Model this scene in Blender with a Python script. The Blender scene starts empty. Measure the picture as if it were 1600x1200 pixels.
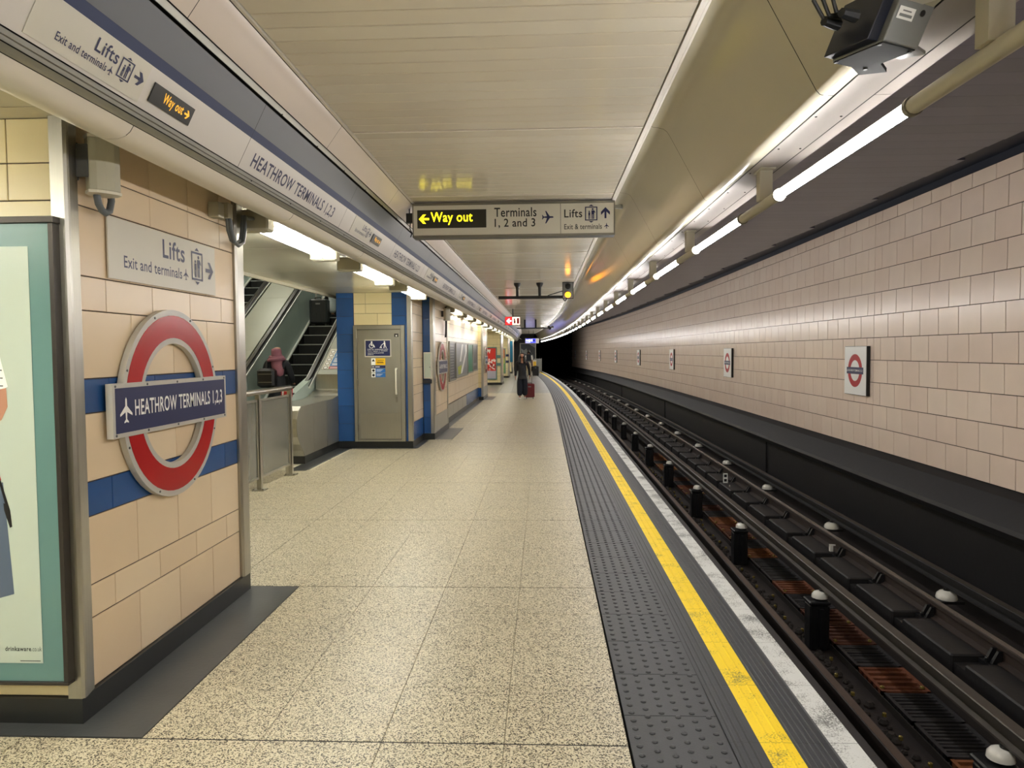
import bpy, bmesh, math, random
from mathutils import Vector, Matrix
random.seed(7)
SC = bpy.context.scene
COL = SC.collection

# ------------------------------------------------------------------ camera, world, exposure
cam_d = bpy.data.cameras.new('camera'); cam = bpy.data.objects.new('camera', cam_d); COL.objects.link(cam)
cam_d.sensor_fit = 'HORIZONTAL'; cam_d.sensor_width = 36.0; cam_d.lens = 1130.0/1600*36
cam_d.clip_start = 0.05; cam_d.clip_end = 300
_r = Vector((0.9990311, 0.04327815, -0.00799173))      # camera right, down, forward in world axes
_d = Vector((-0.00603988, -0.0450446, -0.99896672))
_f = Vector((-0.04359341, 0.99804709, -0.04473956))
cam.matrix_world = Matrix(((_r.x, -_d.x, -_f.x, 0), (_r.y, -_d.y, -_f.y, 0), (_r.z, -_d.z, -_f.z, 1.6), (0, 0, 0, 1)))
SC.camera = cam
w = bpy.data.worlds.new('station_air'); SC.world = w; w.use_nodes = True
w.node_tree.nodes['Background'].inputs[0].default_value = (0.9, 0.85, 0.75, 1)
w.node_tree.nodes['Background'].inputs[1].default_value = 0.0
SC.view_settings.view_transform = 'Standard'; SC.view_settings.look = 'None'
SC.view_settings.gamma = 1.0; SC.view_settings.use_curve_mapping = False
SC.view_settings.exposure = 0.75
SC.cycles.diffuse_bounces = 8; SC.cycles.max_bounces = 14
TRACK_LAMP = 52.0        # emission of the tubes along the track
PASSAGE_LAMP = 58.0      # emission of the tubes over the passage openings
SHAFT_FILL = 26.0         # emission of the unseen strip lights added in the escalator shaft

# ------------------------------------------------------------------ helpers
def lin(h):
    h = h.lstrip('#'); o = []
    for i in (0, 2, 4):
        c = int(h[i:i+2], 16)/255
        o.append(c/12.92 if c <= 0.04045 else ((c+0.055)/1.055)**2.4)
    return (o[0], o[1], o[2], 1)

def mat(name, c, rough=0.5, metal=0.0, noise=0.0, nscale=6.0, bump=0.0, bscale=60.0, emit=0.0, spec=0.5, stretch=None, coat=0.0):
    m = bpy.data.materials.new(name); m.use_nodes = True
    nt = m.node_tree; b = nt.nodes['Principled BSDF']
    if isinstance(c, str): c = lin(c)
    b.inputs['Base Color'].default_value = c
    b.inputs['Roughness'].default_value = rough; b.inputs['Metallic'].default_value = metal
    b.inputs['Specular IOR Level'].default_value = spec
    if coat: b.inputs['Coat Weight'].default_value = coat; b.inputs['Coat Roughness'].default_value = 0.08
    if noise or bump:
        g = nt.nodes.new('ShaderNodeNewGeometry'); src = g.outputs['Position']
        if stretch:
            mp = nt.nodes.new('ShaderNodeMapping'); mp.inputs['Scale'].default_value = stretch
            nt.links.new(src, mp.inputs['Vector']); src = mp.outputs['Vector']
    if noise:
        n = nt.nodes.new('ShaderNodeTexNoise'); n.inputs['Scale'].default_value = nscale; n.inputs['Detail'].default_value = 5
        nt.links.new(src, n.inputs['Vector'])
        mx = nt.nodes.new('ShaderNodeMix'); mx.data_type = 'RGBA'
        mx.inputs[6].default_value = tuple(max(0, v*(1-noise)) for v in c[:3])+(1,)
        mx.inputs[7].default_value = tuple(min(1, v*(1+noise)) for v in c[:3])+(1,)
        nt.links.new(n.outputs['Fac'], mx.inputs[0]); nt.links.new(mx.outputs[2], b.inputs['Base Color'])
    if bump:
        n2 = nt.nodes.new('ShaderNodeTexNoise'); n2.inputs['Scale'].default_value = bscale; n2.inputs['Detail'].default_value = 3
        nt.links.new(src, n2.inputs['Vector'])
        bp = nt.nodes.new('ShaderNodeBump'); bp.inputs['Strength'].default_value = bump; bp.inputs['Distance'].default_value = 0.01
        nt.links.new(n2.outputs['Fac'], bp.inputs['Height']); nt.links.new(bp.outputs['Normal'], b.inputs['Normal'])
    if emit:
        b.inputs['Emission Color'].default_value = c; b.inputs['Emission Strength'].default_value = emit
    return m

def terrazzo(name, base, mid, dark, lo=0.26, hi=0.42, rough=0.35, scale=200):
    m = bpy.data.materials.new(name); m.use_nodes = True
    nt = m.node_tree; b = nt.nodes['Principled BSDF']; b.inputs['Specular IOR Level'].default_value = 0.4
    g = nt.nodes.new('ShaderNodeNewGeometry')
    v = nt.nodes.new('ShaderNodeTexVoronoi'); v.inputs['Scale'].default_value = scale
    nt.links.new(g.outputs['Position'], v.inputs['Vector'])
    sp = nt.nodes.new('ShaderNodeSeparateColor'); nt.links.new(v.outputs['Color'], sp.inputs[0])
    cr = nt.nodes.new('ShaderNodeValToRGB'); cr.color_ramp.interpolation = 'CONSTANT'
    e = cr.color_ramp.elements; e[0].position = 0; e[0].color = lin(dark); e[1].position = lo; e[1].color = lin(mid)
    e2 = e.new(hi); e2.color = lin(base)
    nt.links.new(sp.outputs[0], cr.inputs[0])
    n = nt.nodes.new('ShaderNodeTexNoise'); n.inputs['Scale'].default_value = 1.3; n.inputs['Detail'].default_value = 4
    nt.links.new(g.outputs['Position'], n.inputs['Vector'])
    mr = nt.nodes.new('ShaderNodeMapRange'); mr.inputs[3].default_value = 0.9; mr.inputs[4].default_value = 1.08
    nt.links.new(n.outputs['Fac'], mr.inputs[0])
    mx = nt.nodes.new('ShaderNodeMix'); mx.data_type = 'RGBA'; mx.blend_type = 'MULTIPLY'; mx.inputs[0].default_value = 1
    nt.links.new(cr.outputs[0], mx.inputs[6]); nt.links.new(mr.outputs[0], mx.inputs[7])
    nt.links.new(mx.outputs[2], b.inputs['Base Color'])
    mr2 = nt.nodes.new('ShaderNodeMapRange'); mr2.inputs[3].default_value = rough-0.05; mr2.inputs[4].default_value = rough+0.12
    nt.links.new(n.outputs['Fac'], mr2.inputs[0]); nt.links.new(mr2.outputs[0], b.inputs['Roughness'])
    return m

def worn(name, base, under, amount=0.45, scale=9.0, fine=90.0, rough=0.6):
    m = bpy.data.materials.new(name); m.use_nodes = True
    nt = m.node_tree; b = nt.nodes['Principled BSDF']; b.inputs['Roughness'].default_value = rough
    g = nt.nodes.new('ShaderNodeNewGeometry')
    a = nt.nodes.new('ShaderNodeTexNoise'); a.inputs['Scale'].default_value = fine; a.inputs['Detail'].default_value = 6
    c = nt.nodes.new('ShaderNodeTexNoise'); c.inputs['Scale'].default_value = scale; c.inputs['Detail'].default_value = 3
    for q in (a, c): nt.links.new(g.outputs['Position'], q.inputs['Vector'])
    ad = nt.nodes.new('ShaderNodeMath'); ad.operation = 'ADD'
    nt.links.new(a.outputs['Fac'], ad.inputs[0]); nt.links.new(c.outputs['Fac'], ad.inputs[1])
    cr = nt.nodes.new('ShaderNodeValToRGB'); e = cr.color_ramp.elements
    e[0].position = amount-0.06; e[0].color = lin(under); e[1].position = amount+0.06; e[1].color = lin(base)
    hf = nt.nodes.new('ShaderNodeMath'); hf.operation = 'MULTIPLY'; hf.inputs[1].default_value = 0.5
    nt.links.new(ad.outputs[0], hf.inputs[0]); nt.links.new(hf.outputs[0], cr.inputs[0])
    nt.links.new(cr.outputs[0], b.inputs['Base Color'])
    bp = nt.nodes.new('ShaderNodeBump'); bp.inputs['Strength'].default_value = 0.25; bp.inputs['Distance'].default_value = 0.004
    nt.links.new(a.outputs['Fac'], bp.inputs['Height']); nt.links.new(bp.outputs['Normal'], b.inputs['Normal'])
    return m

M = {}
M['terrazzo'] = terrazzo('terrazzo_cream', '#c8bfa5', '#94896f', '#3a3226')
M['terrazzo_grey'] = terrazzo('terrazzo_grey', '#8c897e', '#75736a', '#4c4b46', rough=0.3)
M['grout'] = mat('pale_grout', '#c9c4b0', 0.7)
M['joint'] = mat('black_joint', '#1c1a18', 0.7)
M['border'] = mat('dark_rubber_border', '#3c3e3e', 0.33, noise=0.25, nscale=5, bump=0.05, bscale=40)
M['skirt'] = mat('black_skirting', '#1b1d1d', 0.35)
M['tactile'] = mat('tactile_grey', '#343538', 0.5, noise=0.18, nscale=14, bump=0.08, bscale=120)
M['coping'] = mat('coping_grey', '#303135', 0.5, noise=0.25, nscale=16, bump=0.1, bscale=120)
M['yellow'] = worn('yellow_line', '#f6d312', '#8a7a30', 0.40, 7, 110)
M['white_edge'] = worn('white_edge', '#cfd0cd', '#6e6e6c', 0.45, 6, 130)
M['cream'] = [mat('cream_tile_%d' % i, c, 0.28, noise=0.05, nscale=3) for i, c in enumerate(('#ddc8a8', '#dac4a4', '#e0ccad'))]
M['yellowcream'] = [mat('pale_cream_tile_%d' % i, c, 0.28, noise=0.05, nscale=3) for i, c in enumerate(('#e0d2a4', '#ddcfa2'))]
M['bluetile'] = [mat('blue_tile_%d' % i, c, 0.25, noise=0.12, nscale=5) for i, c in enumerate(('#24508a', '#214a80'))]
M['tracktile'] = [mat('track_wall_tile_%d' % i, c, r, noise=0.06, nscale=3) for i, (c, r) in enumerate((('#e6d3c2', 0.25), ('#e4d0bf', 0.26), ('#e8d6c5', 0.24)))]
M['poster_frame'] = mat('dark_bronze_frame', '#3b3733', 0.4, 0.5)
M['tilejoint'] = mat('brown_tile_joint', '#3c2d22', 0.8)
M['bluejoint'] = mat('pale_tile_joint', '#8fa0ad', 0.8)
M['steel'] = mat('brushed_steel', '#b3b1a8', 0.32, 1.0, noise=0.12, nscale=3, bump=0.06, bscale=30, stretch=(30, 30, 1))
M['steel_dark'] = mat('dark_steel', '#8a8880', 0.36, 1.0, noise=0.15, nscale=4)
M['steel_matt'] = mat('satin_steel', '#9b998f', 0.42, 0.85, noise=0.08, nscale=4)
M['esc_panel'] = mat('greenish_steel', '#a7b7b0', 0.3, 0.15, noise=0.12, nscale=2)
M['deck'] = mat('pale_satin_deck', '#8e9186', 0.35, 0.35, noise=0.06, nscale=2)
M['white'] = mat('white_paint', '#d6cfc2', 0.3, noise=0.03, nscale=2)
M['plank'] = [mat('ceiling_plank_%d' % i, c, 0.16, noise=0.03, nscale=2) for i, c in enumerate(('#d0c8b6', '#cdc5b3', '#d2cbba'))]
M['plank_gap'] = mat('ceiling_gap', '#3c3728', 0.7)
M['soffit'] = mat('olive_cream_soffit', '#c5c0ad', 0.17, noise=0.04, nscale=1.5)
M['soffit_white'] = mat('soffit_white_strip', '#8e8882', 0.5, noise=0.05, nscale=3)
M['pink'] = mat('pinkish_white', '#d2c5b8', 0.3)
M['frieze_grey'] = mat('frieze_grey', '#595c60', 0.42)
M['frieze_blue'] = mat('frieze_blue', '#142650', 0.5)
M['frieze_white'] = mat('frieze_white', '#d2cdc6', 0.3)
M['signwhite'] = mat('sign_white', '#cdc9bb', 0.35)
M['navy'] = mat('sign_navy', '#121c4c', 0.42)
M['ink'] = mat('navy_print', '#151a48', 0.4)
M['blackprint'] = mat('black_print', '#121214', 0.4)
M['whiteprint'] = mat('white_print', '#eeeeea', 0.4)
M['red'] = mat('enamel_red', '#aa1a1f', 0.22)
M['redprint'] = mat('red_print', '#ac1b24', 0.5)
M['enamel_rim'] = mat('roundel_rim_white', '#b9b6ae', 0.3)
M['signblack'] = mat('sign_black', '#26261f', 0.3)
M['lit_yellow'] = mat('lit_yellow', '#ffe81a', 0.4, emit=1.7)
M['lit_amber'] = mat('lit_amber_text', '#e8a92a', 0.4, emit=0.55)
M['lit_signal'] = mat('lit_signal_amber', '#ff9a10', 0.4, emit=7.0)
M['lit_red'] = mat('lit_red_panel', '#e02424', 0.4, emit=1.6)
M['lit_white'] = mat('lit_white_panel', '#f6dfc8', 0.4, emit=1.3)
M['lit_blue'] = mat('lit_blue_panel', '#3038d8', 0.4, emit=1.6)
M['lit_print'] = mat('lit_white_letters', '#e8ecff', 0.4, emit=2.0)
M['tube'] = mat('track_tube_light', (1.0, 0.972, 0.96, 1), 0.4, emit=TRACK_LAMP)
M['tube2'] = mat('passage_tube_light', (1.0, 0.99, 0.895, 1), 0.4, emit=PASSAGE_LAMP)
M['tube4'] = mat('far_passage_tube_light', (1.0, 0.99, 0.895, 1), 0.4, emit=PASSAGE_LAMP*0.21)
M['tube3'] = mat('fill_strip_emission', (1.0, 0.97, 0.84, 1), 0.4, emit=SHAFT_FILL)
M['sleeve'] = mat('cream_conduit', '#b5b09e', 0.4)
M['grey_box'] = mat('grey_housing', '#7f8180', 0.4)
M['grey_dark'] = mat('dark_grey_housing', '#4b4c4c', 0.45)
M['navy_dark'] = mat('blue_black_plastic', '#151a26', 0.4)
M['underside'] = mat('shaded_underside_grey', '#2b2d2c', 0.75, spec=0.15)  # darker housing grey: shade put into the colour against the nearby lamp
M['black'] = mat('black_paint', '#121212', 0.45)
M['cable'] = mat('black_cable', '#1d2023', 0.5)
M['conduit'] = mat('grey_conduit', '#5b6164', 0.45)
M['beige_box'] = mat('beige_speaker', '#aaa794', 0.45)
M['bright_steel'] = mat('bright_satin_steel', '#c9ccc6', 0.35, 0.35)
M['rubber'] = mat('handrail_rubber', '#0e0e0e', 0.3)
M['step'] = mat('escalator_step', '#0f1213', 0.5)
M['nosing'] = mat('step_nosing', '#999e9b', 0.5)
M['glass'] = mat('smoked_panel', '#77776f', 0.2, 0.55)
M['soot'] = mat('sooty_concrete', '#131213', 0.6, noise=0.35, nscale=4, bump=0.2, bscale=15)
M['soot2'] = mat('sooty_ledge', '#100f11', 0.55, noise=0.3, nscale=3, bump=0.15, bscale=12)
M['pit'] = mat('pit_floor_brown', '#211a18', 0.65, noise=0.3, nscale=3, bump=0.1)
M['rail'] = mat('rail_steel', '#6a5e57', 0.3, 0.9, noise=0.2, nscale=5)
M['rail_side'] = mat('rail_rust_side', '#2a201b', 0.6, noise=0.3, nscale=8)
M['rail_top'] = mat('polished_rail_top', '#a8a4a0', 0.22, 1.0)
M['conductor'] = mat('conductor_steel', '#4a453f', 0.45, 0.5, noise=0.3, nscale=10)
M['ceramic'] = mat('white_ceramic', '#d8d5cc', 0.15, coat=0.5)
M['post'] = mat('black_post', '#101113', 0.4)
M['rust'] = [mat('rusty_iron_%d' % i, c, 0.75, noise=0.5, nscale=18, bump=0.3, bscale=50) for i, c in enumerate(('#6a3a22', '#55301f', '#7a4824'))]
M['rust_dark'] = mat('dark_grille', '#2c2a2b', 0.6, noise=0.3, nscale=12)
M['rubble'] = mat('dark_rubble', '#231d18', 0.8, noise=0.5, nscale=20)
M['brass'] = mat('dull_brass', '#8a7a3c', 0.4, 0.6)
M['track_ceiling'] = [mat('track_ceiling_board_%d' % i, c, 0.3, noise=0.1, nscale=2) for i, c in enumerate(('#434250', '#40404c', '#474653'))]
M['void'] = mat('navy_void', '#161c2c', 0.5)
M['teal'] = mat('teal_board', '#5a7d7b', 0.3)
M['poster'] = mat('poster_paper', '#b4c0b4', 0.3)
M['skin'] = mat('skin', '#a87a62', 0.5)
M['denim'] = mat('denim_print', '#4f5d70', 0.5)
M['tunnel'] = mat('tunnel_dark', '#08090d', 0.9)

class Fr:
    def __init__(s, O, u, v):
        s.O = Vector(O); s.u = Vector(u).normalized(); s.v = Vector(v).normalized(); s.n = s.u.cross(s.v)
    def p(s, a, b, c=0.0): return s.O+s.u*a+s.v*b+s.n*c
    def at(s, a, b, c=0.0): return Fr(s.p(a, b, c), s.u, s.v)
    def mat(s, sx=1, sy=1, sz=1):
        m = Matrix.Identity(4)
        for i in range(3): m[i][0] = s.u[i]*sx; m[i][1] = s.v[i]*sy; m[i][2] = s.n[i]*sz; m[i][3] = s.O[i]
        return m
def frame_front(x, y, z): return Fr((x, y, z), (1, 0, 0), (0, 0, 1))       # faces -Y
def frame_left(x, y, z): return Fr((x, y, z), (0, 1, 0), (0, 0, 1))        # faces +X
def frame_right(x, y, z): return Fr((x, y, z), (0, -1, 0), (0, 0, 1))      # faces -X

ORG = {}
def tag(o, label=None, cat=None, group=None, kind=None):
    if label: o['label'] = label
    if cat: o['category'] = cat
    if group: o['group'] = group
    if kind: o['kind'] = kind
    return o
def thing(name, label, cat, loc=(0, 0, 0), group=None):
    o = bpy.data.objects.new(name, None); COL.objects.link(o); o.location = loc
    o.empty_display_size = 0.1; ORG[o] = Vector(loc)
    return tag(o, label, cat, group)

class MB:
    def __init__(s): s.v = []; s.f = []; s.m = []; s.cur = 0
    def mi(s, i): s.cur = i; return s
    def face(s, idx): s.f.append(tuple(idx)); s.m.append(s.cur)
    def add(s, pts): b = len(s.v); s.v += [Vector(p) for p in pts]; return b
    def hexa(s, p):
        b = s.add(p)
        for q in ((0, 3, 2, 1), (4, 5, 6, 7), (0, 1, 5, 4), (1, 2, 6, 5), (2, 3, 7, 6), (3, 0, 4, 7)): s.face([b+i for i in q])
        return s
    def box(s, x0, x1, y0, y1, z0, z1):
        return s.hexa([(x0, y0, z0), (x1, y0, z0), (x1, y1, z0), (x0, y1, z0), (x0, y0, z1), (x1, y0, z1), (x1, y1, z1), (x0, y1, z1)])
    def fbox(s, fr, a0, a1, b0, b1, c0, c1):
        return s.hexa([fr.p(a, b, c) for c in (c0, c1) for a, b in ((a0, b0), (a1, b0), (a1, b1), (a0, b1))])
    def cbox(s, x0, x1, y0, y1, z0, z1, c=0.01):
        fr = Fr((0, 0, 0), (1, 0, 0), (0, 1, 0))
        pts = [(x0+c, y0), (x1-c, y0), (x1, y0+c), (x1, y1-c), (x1-c, y1), (x0+c, y1), (x0, y1-c), (x0, y0+c)]
        inn = [(x0+2*c, y0+c), (x1-2*c, y0+c), (x1-c, y0+2*c), (x1-c, y1-2*c), (x1-2*c, y1-c), (x0+2*c, y1-c), (x0+c, y1-2*c), (x0+c, y0+2*c)]
        rings = [[(p[0], p[1], z0) for p in inn], [(p[0], p[1], z0+c) for p in pts], [(p[0], p[1], z1-c) for p in pts], [(p[0], p[1], z1) for p in inn]]
        return s.loft(rings, True, True)
    def loft(s, rings, closed=True, caps=False):
        n = len(rings[0]); bs = [s.add(r) for r in rings]
        for a, b in zip(bs, bs[1:]):
            for i in range(n if closed else n-1):
                j = (i+1) % n; s.face((a+i, a+j, b+j, b+i))
        if caps:
            s.face([bs[0]+i for i in reversed(range(n))]); s.face([bs[-1]+i for i in range(n)])
        return s
    def prism(s, fr, pts, c0, c1):
        n = len(pts); a = s.add([fr.p(x, y, c0) for x, y in pts]); b = s.add([fr.p(x, y, c1) for x, y in pts])
        s.face([b+i for i in range(n)]); s.face([a+i for i in reversed(range(n))])
        for i in range(n): j = (i+1) % n; s.face((a+i, a+j, b+j, b+i))
        return s
    def flat(s, fr, pts, c=0.001):
        b = s.add([fr.p(x, y, c) for x, y in pts]); s.face([b+i for i in range(len(pts))]); return s
    def ring(s, fr, r0, r1, c0, c1, n=40, a0=0, a1=2*math.pi, cx=0, cy=0):
        full = abs(a1-a0-2*math.pi) < 1e-6; k = n if full else n+1
        rs = []
        for i in range(k):
            t = a0+(a1-a0)*i/n; cs, sn = math.cos(t), math.sin(t)
            rs.append([fr.p(cx+r1*cs, cy+r1*sn, c0), fr.p(cx+r1*cs, cy+r1*sn, c1), fr.p(cx+r0*cs, cy+r0*sn, c1), fr.p(cx+r0*cs, cy+r0*sn, c0)])
        if full: rs.append(rs[0])
        return s.loft(rs, True, not full)
    def tube(s, pts, r, n=8, caps=True):
        pts = [Vector(p) for p in pts]; rings = []
        up = Vector((0, 0, 1)); d0 = (pts[1]-pts[0]).normalized()
        if abs(d0.dot(up)) > 0.9: up = Vector((1, 0, 0))
        x = d0.cross(up).normalized()
        for i, p in enumerate(pts):
            d = ((pts[min(i+1, len(pts)-1)]-pts[max(i-1, 0)])).normalized()
            x = (x-d*x.dot(d)).normalized(); y = d.cross(x)
            rr = r[i] if isinstance(r, (list, tuple)) else r
            rings.append([p+(x*math.cos(2*math.pi*k/n)+y*math.sin(2*math.pi*k/n))*rr for k in range(n)])
        return s.loft(rings, True, caps)
    def lathe(s, c, prof, n=16, axis='z'):
        rings = []
        for r, h in prof:
            if axis == 'z': rings.append([(c[0]+r*math.cos(2*math.pi*k/n), c[1]+r*math.sin(2*math.pi*k/n), c[2]+h) for k in range(n)])
            elif axis == 'y': rings.append([(c[0]+r*math.cos(2*math.pi*k/n), c[1]+h, c[2]+r*math.sin(2*math.pi*k/n)) for k in range(n)])
            else: rings.append([(c[0]+h, c[1]+r*math.cos(2*math.pi*k/n), c[2]+r*math.sin(2*math.pi*k/n)) for k in range(n)])
        return s.loft(rings, True, True)
    def sweep(s, prof, ys, dv, closed=False, caps=False):
        return s.loft([[(x-dv(y), y, z) for x, z in prof] for y in ys], closed, caps)
    def build(s, name, m, parent=None, smooth=False, bevel=0.0, kind=None, fix=True):
        org = ORG.get(parent, Vector((0, 0, 0)))
        me = bpy.data.meshes.new(name); me.from_pydata([tuple(v-org) for v in s.v], [], s.f)
        ms = m if isinstance(m, (list, tuple)) else [m]
        for q in ms: me.materials.append(q)
        if len(ms) > 1: me.polygons.foreach_set('material_index', s.m)
        if fix or bevel:
            bm = bmesh.new(); bm.from_mesh(me)
            if fix: bmesh.ops.recalc_face_normals(bm, faces=bm.faces)
            if bevel:
                es = [e for e in bm.edges if len(e.link_faces) == 2 and e.calc_face_angle(0) > 0.6]
                bmesh.ops.bevel(bm, geom=es, offset=bevel, segments=2, affect='EDGES', profile=0.5)
            bm.to_mesh(me); bm.free()
        if smooth:
            me.polygons.foreach_set('use_smooth', [True]*len(me.polygons)); 
            try: me.set_sharp_from_angle(angle=0.7)
            except Exception: pass
        o = bpy.data.objects.new(name, me); COL.objects.link(o)
        if parent: o.parent = parent
        ORG[o] = org
        if kind: o['kind'] = kind
        return o

def inst(name, me, parent, mtx, m=None):
    o = bpy.data.objects.new(name, me); COL.objects.link(o)
    if parent:
        o.parent = parent; mtx = Matrix.Translation(-ORG.get(parent, Vector((0, 0, 0)))) @ mtx
    o.matrix_basis = mtx; ORG[o] = Vector((0, 0, 0))
    return o

def kids(o): return [c for c in o.children]
def dup(root, mtx, label=None):
    r = root.copy(); COL.objects.link(r); r.matrix_basis = mtx
    if label: r['label'] = label
    for ch in root.children:
        c = ch.copy(); COL.objects.link(c); c.parent = r
        for g in ch.children:
            d = g.copy(); COL.objects.link(d); d.parent = c
    return r

TILES = {}
def tile(name, parent, fr, wd, ht, m, depth=0.005, ch=0.002):
    k = (round(wd, 3), round(ht, 3), m.name, depth, ch)
    if k not in TILES:
        b = MB(); w_, h_ = k[0], k[1]
        b.loft([[(0, 0, 0), (w_, 0, 0), (w_, h_, 0), (0, h_, 0)], [(0, 0, depth-ch), (w_, 0, depth-ch), (w_, h_, depth-ch), (0, h_, depth-ch)],
                [(ch, ch, depth), (w_-ch, ch, depth), (w_-ch, h_-ch, depth), (ch, h_-ch, depth)]])
        b.face((8, 9, 10, 11))
        me = bpy.data.meshes.new(name); me.from_pydata([tuple(v) for v in b.v], [], b.f); me.materials.append(m); TILES[k] = me
    return inst(name, TILES[k], parent, fr.mat())
def stuff_tiles(b, fr, wd, ht, depth=0.008):
    i = b.add([fr.p(0, 0, 0), fr.p(wd, 0, 0), fr.p(wd, ht, 0), fr.p(0, ht, 0), fr.p(0.002, 0.002, depth), fr.p(wd-0.002, 0.002, depth), fr.p(wd-0.002, ht-0.002, depth), fr.p(0.002, ht-0.002, depth)])
    b.face((i+4, i+5, i+6, i+7))
    for q in range(4): r = (q+1) % 4; b.face((i+q, i+r, i+4+r, i+4+q))

TXT = {}
def text(body, parent, fr, wd, ht, m, bold=0.0, name='lettering'):
    """letters fitted into a wd x ht box whose lower left corner is fr's origin"""
    k = (body, bold, m.name)
    if k not in TXT:
        c = bpy.data.curves.new('lettering', 'FONT'); c.body = body; c.size = 1; c.offset = bold; c.resolution_u = 3
        c.space_line = 1.0; c.space_character = 1.0+bold*5
        o = bpy.data.objects.new('lettering', c); COL.objects.link(o)
        me = bpy.data.meshes.new_from_object(o.evaluated_get(bpy.context.evaluated_depsgraph_get()))
        bpy.data.objects.remove(o); bpy.data.curves.remove(c)
        xs = [v.co.x for v in me.vertices]; ys = [v.co.y for v in me.vertices]
        x0, x1, y0, y1 = min(xs), max(xs), min(ys), max(ys)
        for v in me.vertices: v.co = ((v.co.x-x0)/(x1-x0), (v.co.y-y0)/(y1-y0), 0)
        me.materials.clear(); me.materials.append(m); TXT[k] = me
    return inst(name, TXT[k], parent, fr.mat(wd, ht, 1))

def circ(cx, cy, r, n=14, ry=None): ry = ry or r; return [(cx+r*math.cos(2*math.pi*i/n), cy+ry*math.sin(2*math.pi*i/n)) for i in range(n)]
ARROW = [(0, .39), (.60, .39), (.30, 0), (.58, 0), (1, .5), (.58, 1), (.30, 1), (.60, .61), (0, .61)]
PLANE = [(.5, 1), (.56, .92), (.575, .66), (1, .36), (1, .27), (.575, .42), (.55, .15), (.68, .05), (.68, 0), (.5, .04), (.32, 0), (.32, .05), (.45, .15), (.425, .42), (0, .27), (0, .36), (.425, .66), (.44, .92)]
def sc(pts, x, y, w_, h_): return [(x+p[0]*w_, y+p[1]*h_) for p in pts]
def rot90(pts, k):
    for _ in range(k): pts = [(1-p[1], p[0]) for p in pts]
    return pts
def rect(x0, y0, x1, y1): return [(x0, y0), (x1, y0), (x1, y1), (x0, y1)]
def lift_icon():
    t = .055; a = []
    a += [rect(0, .12, 1, .12+t), rect(0, .88-t, 1, .88), rect(0, .12, t*1.6, .88), rect(1-t*1.6, .12, 1, .88)]
    a += [[(.3, .91), (.7, .91), (.5, 1)], [(.3, .09), (.5, 0), (.7, .09)]]
    a += [circ(.62, .745, .08, 10, .05), rect(.52, .46, .74, .68), rect(.53, .2, .61, .47), rect(.65, .2, .73, .47), [(.74, .68), (.84, .56), (.80, .53), (.70, .62)]]
    a += [circ(.34, .62, .065, 10, .04), rect(.27, .40, .42, .57), rect(.27, .2, .33, .41), rect(.36, .2, .42, .41)]
    return a
def prints(name, parent, fr, polys, m, c=0.0012):
    b = MB()
    for i, p in enumerate(polys): b.flat(fr, p, c+0.00002*i)
    return b.build(name, m, parent, fix=False)

def dev(y): return 0.00085*max(0.0, y-18)**2
def ddev(y): return 0.0017*max(0.0, y-18)
def devl(y): return 0.0006*max(0.0, y-30)**2
def ddevl(y): return 0.0012*max(0.0, y-30)
ZERO = lambda y: 0.0
def yr(a, b, st):
    o = []; y = a
    while y < b-1e-6: o.append(y); y += st
    return o+[b]
LONG = [-6, 2, 10, 18]+yr(20, 68, 2)
PLAT = [-6, 2, 10, 18]+yr(20, 60, 2)

# ------------------------------------------------------------------ platform floor
floor = MB()
floor.sweep([(-8, -0.008), (0.335, -0.008)], PLAT, dev).sweep([(-8, -0.06), (0.335, -0.06)], PLAT, dev)
floor = floor.build('floor', M['grout'], kind='structure')
TX = lambda c: 0.335-0.505*c
TY = lambda k: 2.88+0.49*k
def blocked(c, k):
    y = TY(k)+0.2; x = TX(c)-0.25
    if c >= 4 and (0 <= k <= 3): return True
    if c == 4 and (21 <= k <= 24 or 43 <= k <= 46): return True
    if x < -2.2 and 12 < y < 25.8: return True
    if x < -3.3 and y > 9.6: return True
    return False
rest = MB(); restg = MB()
for k in range(-17, 51):
    for c in range(0, 16):
        if blocked(c, k): continue
        y0 = TY(k); x1 = TX(c); x0 = x1-0.505; d = dev(y0+0.25)
        jy = 0.005 if k % 4 == 0 else 0.0012
        je = 0.005 if (k+1) % 4 == 0 else 0.0012
        jx = 0.003 if c in (4,) else 0.0012
        fr = Fr((x0+jx-d, y0+jy, -0.008), (1, 0, 0), (0, 1, 0))
        if k >= -2 and (c <= 4 or (c <= 7 and 4 <= k <= 18)):
            tile('terrazzo_tile', floor, fr, 0.505-0.0012-jx, 0.49-jy-je, M['terrazzo'], 0.008, 0.0015)
        else: stuff_tiles(rest, fr, 0.505-0.0012-jx, 0.49-jy-je)
for k in range(51, 117):
    for c in range(0, 12):
        y0 = TY(k); x1 = TX(c)
        if x1 < -2.0 and (34.6 < y0 < 36.6 or 44 < y0 < 46 or 53 < y0 < 55): continue
        d = dev(y0+0.25); stuff_tiles(restg, Fr((x1-0.505+0.002-d, y0+0.002, -0.008), (1, 0, 0), (0, 1, 0)), 0.501, 0.486)
rest.build('terrazzo_paving', M['terrazzo'], floor, kind='stuff', fix=False)
restg.build('grey_paving', M['terrazzo_grey'], floor, kind='stuff', fix=False)
jb = MB()
for k in range(-8, 51, 4):
    y = TY(k); jb.box(-2.19 if k in (0, 4) else -3.4, 0.335, y-0.0045, y+0.0045, -0.0075, -0.0015)
jb.box(-2.194, -2.187, 4.85, 11.9, -0.0075, -0.0015)
jb.build('movement_joint', M['joint'], floor)
b = MB()
b.box(-2.75, -1.688, 2.885, 2.985, -0.008, 0.001).box(-2.03, -1.688, 2.985, 4.835, -0.008, 0.001)
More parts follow.
